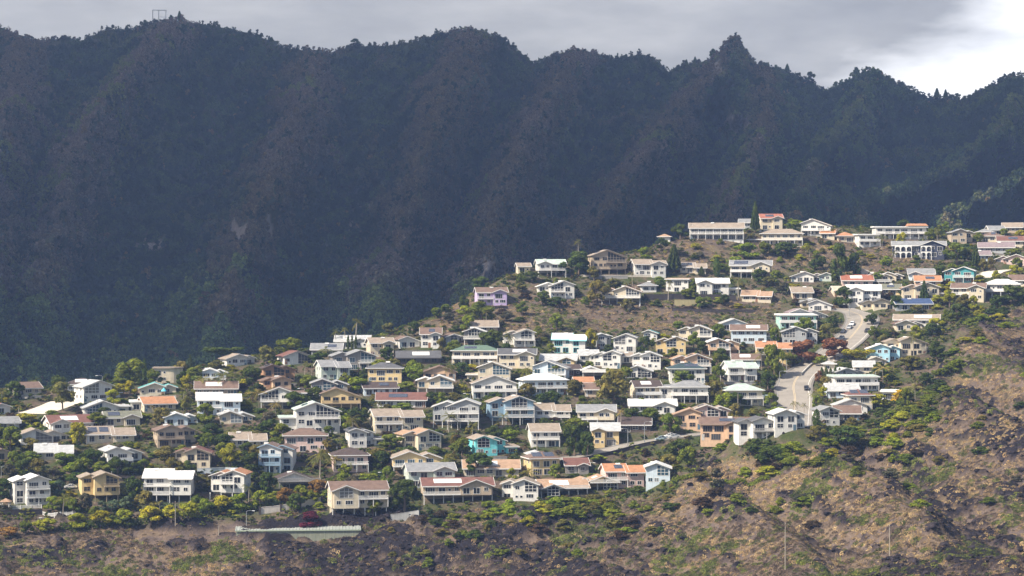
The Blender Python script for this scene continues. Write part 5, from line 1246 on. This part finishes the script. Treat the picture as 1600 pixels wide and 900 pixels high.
# ---------------------------------------------------------------- street lamps and poles
def lamp(px, py, hpx, s, lab):
    p = hit(px, py); h = hpx*p.y/F; P = empty('street_lamp', p); tag(P, lab, 'street lamp', 'street lamps')
    mb = MB(); mb.tube([(0,0,-.6),(0,0,h*.6),(0,0,h-.35)], [.13,.11,.09], 8); mb.build('pole', M['metal'], P)
    ar = MB(); ar.tube([(0,0,h-.36),(s*.3,0,h-.05),(s*1.1,0,h+.05),(s*2.0,0,h)], .06, 6); ar.build('arm', M['metal'], P)
    hd = MB(); hd.hull([(s*1.8,-.17,h-.05),(s*2.7,-.14,h-.1),(s*2.7,-.10,h+.06),(s*1.8,-.14,h+.1)], [(s*1.8,.17,h-.05),(s*2.7,.14,h-.1),(s*2.7,.10,h+.06),(s*1.8,.14,h+.1)]); hd.build('lamp_head', M['trim'], P, (.7,.7,.68))
for a in [(1007,694,35,1,'tall street lamp beside the round tree on the side road'),(981,699,29,-1,'street lamp on the side road below the dark purple roof'),(918,740,17,1,'short street lamp by the brown-red roofed house'),(74,832,22,-1,'street lamp standing in the hedge at the lower left'),
          (2,747,18,1,'street lamp at the left edge among dark trees'),(23,674,17,1,'thin street lamp near the wide grey bungalow'),(476,624,17,-1,'street lamp between the dark trees by the grey house'),(385,823,24,1,'lamp post on the bare bank above the pale shed'),
          (603,754,16,-1,'street lamp by the yellow house full of windows'),(727,552,11,-1,'curved street lamp above the dark green hip roof'),(735,630,15,-1,'street lamp above the full white verandas'),(1229,582,20,-1,'street lamp on the left side of the wide road'),
          (1218,600,20,1,'street lamp at the outer bend of the wide road'),(1157,652,16,-1,'curved street lamp beside the pink house'),(1368,600,20,1,'lamp post beside the pale yellow palm'),(1327,496,20,-1,'street lamp at the top bend of the road'),
          (1314,476,18,1,'street lamp by the dark trees above the bend'),(1003,592,10,1,'small street lamp behind the olive tree'),(205,594,20,-1,'street lamp behind the round tree on the left crest'),(160,602,16,-1,'street lamp at the left end of the crest')]: lamp(*a)
def upole(px, py, hpx, lab, cross=True):
    p = hit(px, py); h = hpx*p.y/F; P = empty('utility_pole', p); tag(P, lab, 'pole', 'utility poles')
    mb = MB(); mb.tube([(0,0,-.6),(0,0,h)], [.17,.12], 7); mb.build('post', M['palebark'], P)
    if cross:
        cb = MB(); cb.box(-1.1,1.1,-.18,-.12,h-.75,h-.6); c = cb.build('crossarm', M['wood'], P)
        for x in (-.9,0,.9):
            ib = MB(); ib.tube([(x,-.15,h-.599),(x,-.15,h-.40)], .06, 6); ib.build('insulator', M['concrete'], c)
for a in [(1227,892,74,'tall utility pole on the dry slope below the rounded knob'),(1390,872,52,'lone utility pole on the dry slope at lower right'),(274,821,38,'utility pole in front of the flowering hedge'),(839,722,44,'utility pole by the small pyramid-roofed pavilion',False),
          (1153,650,34,'pole beside the round tree below the green hip roof',False),(342,838,16,'short post on the bare dirt bank',False)]: upole(*a)
# ---------------------------------------------------------------- walls, fences, banks
def wall_run(name, pts, h, th, mat, color, label, cat, piers=0, cap=True, base=1.0, step=2.0, level=False):
    ln = smooth_line([hit(*p) for p in pts], step); T = np.gradient(ln[:, :2], axis=0); T /= np.linalg.norm(T, axis=1)[:, None]; Nn = np.stack([T[:, 1], -T[:, 0]], 1)
    z = hf(ln[:, 0], ln[:, 1]); k = np.ones(5)/5; z = np.convolve(np.pad(z, 2, mode='edge'), k, 'valid')
    o0 = ln[0]; P = empty(name, tuple(o0)); tag(P, label, cat, None, 'thing'); R0 = np.array(o0)
    mb = MB(); cb = MB()
    for i in range(len(ln)-1):
        def pt(j, s, zz): return (ln[j, 0]+Nn[j, 0]*s-R0[0], ln[j, 1]+Nn[j, 1]*s-R0[1], zz-R0[2])
        f = lambda j, s, d: pt(j, s, z[j]+d)
        mb.hull([f(i,-th/2,-base), f(i,th/2,-base), f(i,th/2,h), f(i,-th/2,h)], [f(i+1,-th/2,-base), f(i+1,th/2,-base), f(i+1,th/2,h), f(i+1,-th/2,h)])
        if cap: cb.hull([f(i,-th/2-.06,h+.003), f(i,th/2+.06,h+.003), f(i,th/2+.06,h+.11), f(i,-th/2-.06,h+.11)], [f(i+1,-th/2-.06,h+.003), f(i+1,th/2+.06,h+.003), f(i+1,th/2+.06,h+.11), f(i+1,-th/2-.06,h+.11)])
    w = mb.build('panel', mat, P, color)
    if cap: cb.build('coping', mat, P, color)
    if piers:
        for j in np.linspace(0, len(ln)-1, piers).astype(int):
            pm = MB(); pm.box(-.35,.35,-.35,.35,-base,h+.35); q = pm.build('pier', M['stone'], P); q.location = (ln[j, 0]-R0[0], ln[j, 1]-R0[1], z[j]-R0[2])
    return P
def rail_fence(pts, h, label):
    ln = smooth_line([hit(*p) for p in pts], 1.6); z = hf(ln[:, 0], ln[:, 1]); k = np.ones(5)/5; z = np.convolve(np.pad(z, 2, mode='edge'), k, 'valid')
    P = empty('rail_fence', tuple(ln[0])); tag(P, label, 'fence', None, 'thing'); R0 = ln[0]; rb = MB()
    for i in range(len(ln)-1):
        a = Vector((ln[i, 0]-R0[0], ln[i, 1]-R0[1], z[i]-R0[2])); b = Vector((ln[i+1, 0]-R0[0], ln[i+1, 1]-R0[1], z[i+1]-R0[2]))
        for d in (.15, h): rb.tube([a+Vector((0,0,d)), b+Vector((0,0,d))], .07, 5)
        for t in np.arange(0, 1, .16): q = a.lerp(b, t); rb.box(q.x-.05,q.x+.05,q.y-.04,q.y+.04,q.z+.15,q.z+h)
    rb.build('rails', M['trim'], P, TRIM['wh'])
    for i in range(0, len(ln), 2):
        pm = MB(); pm.box(-.11,.11,-.11,.11,-.5,h+.18); q = pm.build('post', M['trim'], P, TRIM['wh']); q.location = (ln[i, 0]-R0[0], ln[i, 1]-R0[1], z[i]-R0[2])
rail_fence([(-6,797),(25,796),(65,795)], 1.1, 'white railing along the stone bank below the three-storey white house')
rail_fence([(66,804),(90,803),(118,802)], 1.1, 'shorter white railing right of and below the first one')
wall_run('retaining_wall', [(-6,806),(30,805),(66,804)], 1.6, .5, M['stone'], None, 'dark lava stone wall under the white railing at lower left', 'wall')
wall_run('block_wall', [(406,804),(430,801),(458,797),(480,791),(503,785)], 2.0, .25, M['wall'], (.66,.60,.52), 'pale block wall with dark piers climbing the bare bank', 'wall', piers=4)
wall_run('block_wall', [(308,742),(330,741),(352,739),(372,741)], 1.9, .25, M['wall'], (.50,.54,.56), 'blue-grey block wall in front of the rust-gabled cream house', 'wall')
wall_run('retaining_wall', [(1054,478),(1080,478),(1108,478)], 2.6, .4, M['wall'], (.42,.36,.19), 'long yellowish retaining wall below the dark terrace', 'wall')
wall_run('retaining_wall', [(1006,468),(1050,468),(1100,469),(1150,471)], 2.4, .5, M['stone'], None, 'dark stone terrace wall under the white boxy houses', 'wall')
wall_run('retaining_wall', [(1050,486),(1110,488),(1180,489)], 1.3, .5, M['stone'], None, 'low dark stone wall along the top of the brown field', 'wall')
wall_run('block_wall', [(1252,588),(1266,574),(1284,562),(1294,553)], .9, .3, M['wall'], (.55,.52,.46), 'low pale wall on the outside of the road bend', 'wall')
wall_run('block_wall', [(900,432),(950,433),(1000,433),(1040,434)], .7, .3, M['wall'], (.62,.56,.47), 'pale low wall in front of the upper crest houses', 'wall')
wall_run('block_wall', [(610,812),(640,808),(655,806)], 1.6, .3, M['wall'], (.34,.34,.33), 'grey wall at the cliff edge right of the pale shed', 'wall')
wall_run('retaining_wall', [(560,722),(590,724),(615,722)], 1.8, .5, M['stone'], None, 'dark stone bank right of the pink and grey house', 'wall')
wall_run('retaining_wall', [(470,716),(500,718),(540,716)], 1.8, .5, M['stone'], None, 'dark stone bank under the pinkish hip-roofed house', 'wall')
wall_run('retaining_wall', [(120,752),(160,750),(230,752)], 1.6, .5, M['stone'], None, 'dark stone bank under the house on white posts', 'wall')
wall_run('retaining_wall', [(860,727),(920,719),(985,704),(1032,694)], 1.2, .4, M['stone'], None, 'dark kerb wall along the outer edge of the side road', 'wall')
wall_run('block_wall', [(600,681),(625,682),(640,684)], 1.2, .3, M['wall'], (.55,.53,.5), 'white garden wall right of the white two-storey house', 'wall')
GW = random.Random(77); ng_ = 0
for h in sorted(HOUSES, key=lambda q: q[2]):
    if GW.random() > .36 or h[3] < 14: continue
    y_ = h[2]+GW.uniform(3, 6); a_, b_ = h[0]-h[3]*GW.uniform(.7, 1.1), h[0]+h[3]*GW.uniform(.7, 1.1); mid_ = hit((a_+b_)/2, y_)
    if on_road(mid_, 4) or inside_house(mid_, .6) or inside_house(hit(a_, y_), .6) or inside_house(hit(b_, y_), .6) or on_road(hit(a_, y_), 3) or on_road(hit(b_, y_), 3): continue
    st = GW.random(); nm_, mt_, cl_, wd_ = [('retaining_wall', M['stone'], None, 'dark stone'), ('garden_wall', M['wall'], (.52,.48,.42), 'pale'), ('garden_wall', M['wall'], (.33,.31,.29), 'grey')][int(st*3)]
    wall_run(nm_, [(a_, y_), ((a_+b_)/2, y_+.5), (b_, y_)], GW.uniform(.8, 1.5), .3, mt_, cl_, f'{wd_} yard wall below the {h[4]}', 'wall'); ng_ += 1
print('garden walls', ng_)
# long pale green shed on the bare bank
p0 = hit(466, 842); P = empty('storage_shed', p0, -math.atan2(p0.x, p0.y)); tag(P, 'long low pale green shed with white ribbed roof on the bare bank', 'shed')
W_ = 193*p0.y/F; mb = MB(); mb.box(-W_/2, W_/2, 0, 7, -2.5, 2.5); mb.build('wall', M['wall'], P, (.27,.28,.21))
rm = MB(); rm.hull([(-W_/2-.3,-.3,2.52),(W_/2+.3,-.3,2.52),(W_/2+.3,-.3,2.66),(-W_/2-.3,-.3,2.66)], [(-W_/2-.3,7.3,3.0),(W_/2+.3,7.3,3.0),(W_/2+.3,7.3,3.15),(-W_/2-.3,7.3,3.15)])
x = -W_/2
while x < W_/2: rm.tube([(x,-.36,2.68),(x,7.3,3.17)], .14, 5); x += 1.05
rm.build('roof', M['trim'], P, (.34,.36,.32)); fm = MB(); fm.box(-W_/2-.3, W_/2+.3,-.42,-.303,2.30,2.58); fm.build('fascia', M['trim'], P, (.40,.46,.33))
x = -W_/2+1
while x < W_/2-.5: jm = MB(); jm.box(x-.06,x+.06,-.07,-.003,-2.5,2.28); jm.build('batten', M['trim'], P, (.36,.40,.28)); x += 3.0
# gazebo
p0 = hit(9, 795); P = empty('gazebo', p0); tag(P, 'small tan-roofed gazebo on white posts at the lower left edge', 'gazebo')
posts(P, (-1.3,1.3), -1.3, -.6, 2.3, TRIM['wh'], .11); posts(P, (-1.3,1.3), 1.3, -.6, 2.3, TRIM['wh'], .11)
rm = MB(); b = [(-1.9,-1.9,2.31),(1.9,-1.9,2.31),(1.9,1.9,2.31),(-1.9,1.9,2.31)]
for i in range(4): rm.poly([b[i], b[(i+1) % 4], (0,0,3.4)])
rm.poly(b[::-1]); rm.build('roof', M['roof'], P, ROOFC['pe'])
# closed turquoise parasol and satellite dishes
p0 = hit(258, 618); P = empty('parasol', p0); tag(P, 'turquoise parasol on the deck of the turquoise-roofed bungalow', 'parasol')
mb = MB(); mb.tube([(0,-3.4,-.5),(0,-3.4,3.0)], .05, 6); mb.build('pole', M['metal'], P)
cm = MB(); rg = [(1.15*math.cos(t), -3.4+1.15*math.sin(t), 1.7) for t in np.linspace(0, 6.283, 9)[:-1]]
for i in range(8): cm.poly([rg[i], rg[(i+1) % 8], (0,-3.4,3.1)])
cm.build('canopy', M['trim'], P, (.12,.55,.68))
for px, py, hp, lab in ((438,764,16,'white satellite dish beside the dark brown gable at lower left'),(1080,372,20,'white satellite dish at the left end of the long glass-fronted house')):
    p0 = hit(px, py); h = hp*p0.y/F; P = empty('satellite_dish', p0); tag(P, lab, 'satellite dish', 'satellite dishes')
    mb = MB(); mb.tube([(0,0,-.5),(0,0,h-.6)], .07, 6); mb.build('mast', M['metal'], P)
    dm = MB(); c = Vector((0,-.3,h-.3)); rings = []
    for k, r in enumerate((.15,.45,.75)): rings.append([c+Vector((r*math.cos(t), -.05-.35*(r/.75)**2, r*math.sin(t))) for t in np.linspace(0, 6.283, 13)[:-1]])
    for k in range(2):
        for i in range(12): j = (i+1) % 12; dm.poly([rings[k][i], rings[k][j], rings[k+1][j], rings[k+1][i]])
    dm.poly(rings[0]); 
    for k in range(2):
        for i in range(12): j = (i+1) % 12; o = Vector((0,.06,0)); dm.poly([rings[k+1][i]+o, rings[k+1][j]+o, rings[k][j]+o, rings[k][i]+o])
    for i in range(12): j = (i+1) % 12; o = Vector((0,.06,0)); dm.poly([rings[2][i], rings[2][j], rings[2][j]+o, rings[2][i]+o])
    dm.build('dish', M['trim'], P, TRIM['wh'])
# ---------------------------------------------------------------- frame tower and single trees on the mountain crest
def ridge_point(px, dy=0):
    i = int(round((px+300)/4.5)); j = int(np.argmin(np.abs(ts-1.0)))-1
    return Vector((MX[j, i], D[j, i], MZ[j, i]))
p0 = ridge_point(251); k = p0.y/F; P = empty('pylon', p0, -math.atan2(p0.x, p0.y)); tag(P, 'three-legged grey frame tower standing on the mountain crest', 'pylon')
top = (HY-16)/F*p0.y-p0.z
for x in (-10.2, -1.0, 10.2):
    lg = MB(); lg.tube([(x*k,0,-3),(x*k,0,top-.31)], .42, 6); lg.build('leg', M['metal'], P)
cb = MB(); cb.box(-10.8*k,10.8*k,-.35,.35,top-.3,top+.4); cb.build('crossbeam', M['metal'], P)
cb = MB(); cb.box(-1.6*k,10.6*k,-.9,-.5,top*.45,top*.45+.5); cb.build('platform', M['metal'], P)
RT = [(279,16,10,'nor','dark pointed tree on the mountain crest right of the frame tower'),(268,11,9,'round','low round tree on the crest close to the frame tower'),(228,12,12,'round','round tree on the crest left of the frame tower'),(335,12,8,'nor','small pointed tree on the left end of the long crest'),
      (424,10,9,'nor','pointed tree where the left crest starts to fall'),(556,12,16,'round','bushy tree on the small bump left of the middle summit'),(1112,16,14,'round','clump of trees on the left shoulder of the pinnacle'),
      (1086,12,8,'nor','pointed tree left of the pinnacle shoulder'),(1072,11,8,'nor','thin tree on the crest left of the pinnacle'),(1232,14,10,'nor','dark tree on the falling crest right of the pinnacle'),(1268,18,16,'round','broad dark tree at the notch right of the pinnacle'),
      (1336,14,12,'open','leaning tree left of the rounded right-hand summit'),(1463,18,12,'nor','tall dark tree in the dip of the right crest'),(1478,16,10,'nor','second dark tree in the dip of the right crest'),(1496,10,12,'round','low tree at the right side of the crest dip')]
for px, h, w, kd, lab in RT:
    p = ridge_point(px); p.z -= 1.0; plant(px, 0, h, w, kd, 'dg', PR, p, lab)
# ---------------------------------------------------------------- light, sky, cloud, air, camera
EL = math.radians(43); AZ = (-.86, -.51)          # towards the sun: left and behind the camera
sv = Vector((AZ[0]*math.cos(EL), AZ[1]*math.cos(EL), math.sin(EL))).normalized()
sl = bpy.data.lights.new('sun', 'SUN'); sl.energy = 5.0; sl.angle = math.radians(.53); sl.color = (1, .91, .78)
so = bpy.data.objects.new('sun', sl); so.rotation_euler = sv.to_track_quat('Z', 'Y').to_euler(); so.location = (-400, -300, 900); link(so)
w = bpy.data.worlds.new('World'); SC.world = w; w.use_nodes = True; nt = w.node_tree; nt.nodes.clear()
out = nt.nodes.new('ShaderNodeOutputWorld'); bg = nt.nodes.new('ShaderNodeBackground'); L(nt, bg.outputs[0], out.inputs[0])
st = nt.nodes.new('ShaderNodeTexSky'); st.sky_type = 'NISHITA'; st.sun_disc = False; st.sun_elevation = EL; st.sun_rotation = math.atan2(sv.x, sv.y); st.air_density = 1.2; st.dust_density = 2
bg.inputs[1].default_value = .082
tc = N(nt, 'ShaderNodeTexCoord'); G = tc.outputs['Generated']; sp = N(nt, 'ShaderNodeSeparateXYZ'); L(nt, G, sp.inputs[0])
mp = N(nt, 'ShaderNodeMapping'); mp.inputs['Scale'].default_value = (4, 4, 13); L(nt, G, mp.inputs[0])
n1 = noise(nt, 1.3, 5, .55, mp.outputs[0]); n2 = noise(nt, 2.6, 6, .6, mp.outputs[0])
# grey cloud bank over the mountains, breaking open into bright white at the right
edge = math_node(nt, 'ADD', sp.outputs[0], math_node(nt, 'MULTIPLY', sp.outputs[2], -1.35))
edge = math_node(nt, 'ADD', edge, math_node(nt, 'ADD', remap(nt, n1, .3, .7, -.020, .020), remap(nt, n2, .3, .7, -.012, .012)))
br = remap(nt, edge, .012, .064)
grey = ramp(nt, n1, [(.30, (2.8, 2.82, 2.85)), (.5, (4.0, 3.95, 3.9)), (.70, (5.3, 5.2, 5.0))])
grey = mix(nt, .45, grey, ramp(nt, n2, [(.3, (2.8, 2.8, 2.85)), (.5, (4.0, 3.95, 3.9)), (.7, (5.9, 5.75, 5.5))]))
white = ramp(nt, n2, [(.3, (7.2, 7.4, 7.8)), (.6, (10.2, 10.2, 10.2))])
cl = mix(nt, br, grey, white)
north = remap(nt, sp.outputs[1], .1, .6); low = remap(nt, sp.outputs[2], .75, .35)
L(nt, mix(nt, math_node(nt, 'MULTIPLY', north, low), st.outputs[0], cl), bg.inputs[0])
# unseen cumulus deck added above the frame, shaped to shade mountains and spare houses
m, nt2, out2 = new_mat('shade_cloud'); d = N(nt2, 'ShaderNodeBsdfDiffuse'); t = N(nt2, 'ShaderNodeBsdfTranslucent'); ms = N(nt2, 'ShaderNodeMixShader')
d.inputs[0].default_value = (.85, .86, .88, 1); t.inputs[0].default_value = (.92, .93, .95, 1); ms.inputs[0].default_value = .60
L(nt2, d.outputs[0], ms.inputs[1]); L(nt2, t.outputs[0], ms.inputs[2]); L(nt2, ms.outputs[0], out2.inputs[0])
xs = np.linspace(0, 1, 150); X_, Y_ = np.meshgrid(np.linspace(-2600, 1500, 170), xs); y0 = 815+45*fbm(X_/300, X_*0, 3)+480*sstep(X_, -560, -390)
CY = y0+Y_*(3900-y0); thick = np.minimum(1, np.minimum(Y_, 1-Y_)*14)*np.minimum(1, np.minimum(X_+2600, 1500-X_)/300)
top_ = 730+thick*(150+60*fbm(X_/160, CY/160, 4)); bot = 729-thick*(16+26*fbm(X_/120+5, CY/120, 4))
h_, w_ = X_.shape; v = np.concatenate([np.stack([X_, CY, top_], -1).reshape(-1, 3), np.stack([X_, CY, bot], -1).reshape(-1, 3)])
me = bpy.data.meshes.new('shade_cloud'); idx = np.arange(h_*w_).reshape(h_, w_); f = np.stack([idx[:-1,:-1], idx[:-1,1:], idx[1:,1:], idx[1:,:-1]], -1).reshape(-1, 4); f2 = f[:, ::-1]+h_*w_
rim = np.concatenate([idx[0, :], idx[1:, -1], idx[-1, -2::-1], idx[-2:0:-1, 0]]); rn = np.roll(rim, -1); f3 = np.stack([rn, rim, rim+h_*w_, rn+h_*w_], -1)
me.from_pydata(v.tolist(), [], np.concatenate([f, f2, f3]).tolist()); me.polygons.foreach_set('use_smooth', np.ones(len(me.polygons), bool)); me.materials.append(m)
tag(link(bpy.data.objects.new('shade_cloud', me)), kind='structure')
# the air
m, nt3, out3 = new_mat('haze'); pv = N(nt3, 'ShaderNodeVolumePrincipled'); pv.inputs['Color'].default_value = (.38, .56, 1, 1); pv.inputs['Density'].default_value = HAZE; pv.inputs['Anisotropy'].default_value = .2
L(nt3, pv.outputs[0], out3.inputs['Volume'])
mb = MB(); mb.box(-2650, 2650, -950, 3650, -165, 640); tag(mb.build('haze', m), kind='stuff')
cam = bpy.data.cameras.new('camera'); cam.sensor_width = 36; cam.lens = 36*F/1600; cam.shift_y = (HY-450)/1600
cam.clip_start = 1; cam.clip_end = 20000
co = bpy.data.objects.new('camera', cam); co.rotation_euler = (math.pi/2, 0, 0); link(co); SC.camera = co
vs = SC.view_settings; vs.view_transform = 'Standard'; vs.look = 'None'; vs.gamma = 1; vs.use_curve_mapping = False; vs.exposure = EXPOSURE
SC.cycles.max_bounces = 6; SC.cycles.diffuse_bounces = 3; SC.cycles.glossy_bounces = 2; SC.cycles.transmission_bounces = 3; SC.cycles.volume_bounces = 1; SC.cycles.use_denoising = True
SC.cycles.sample_clamp_indirect = 6; SC.cycles.use_adaptive_sampling = True; SC.cycles.adaptive_threshold = .008
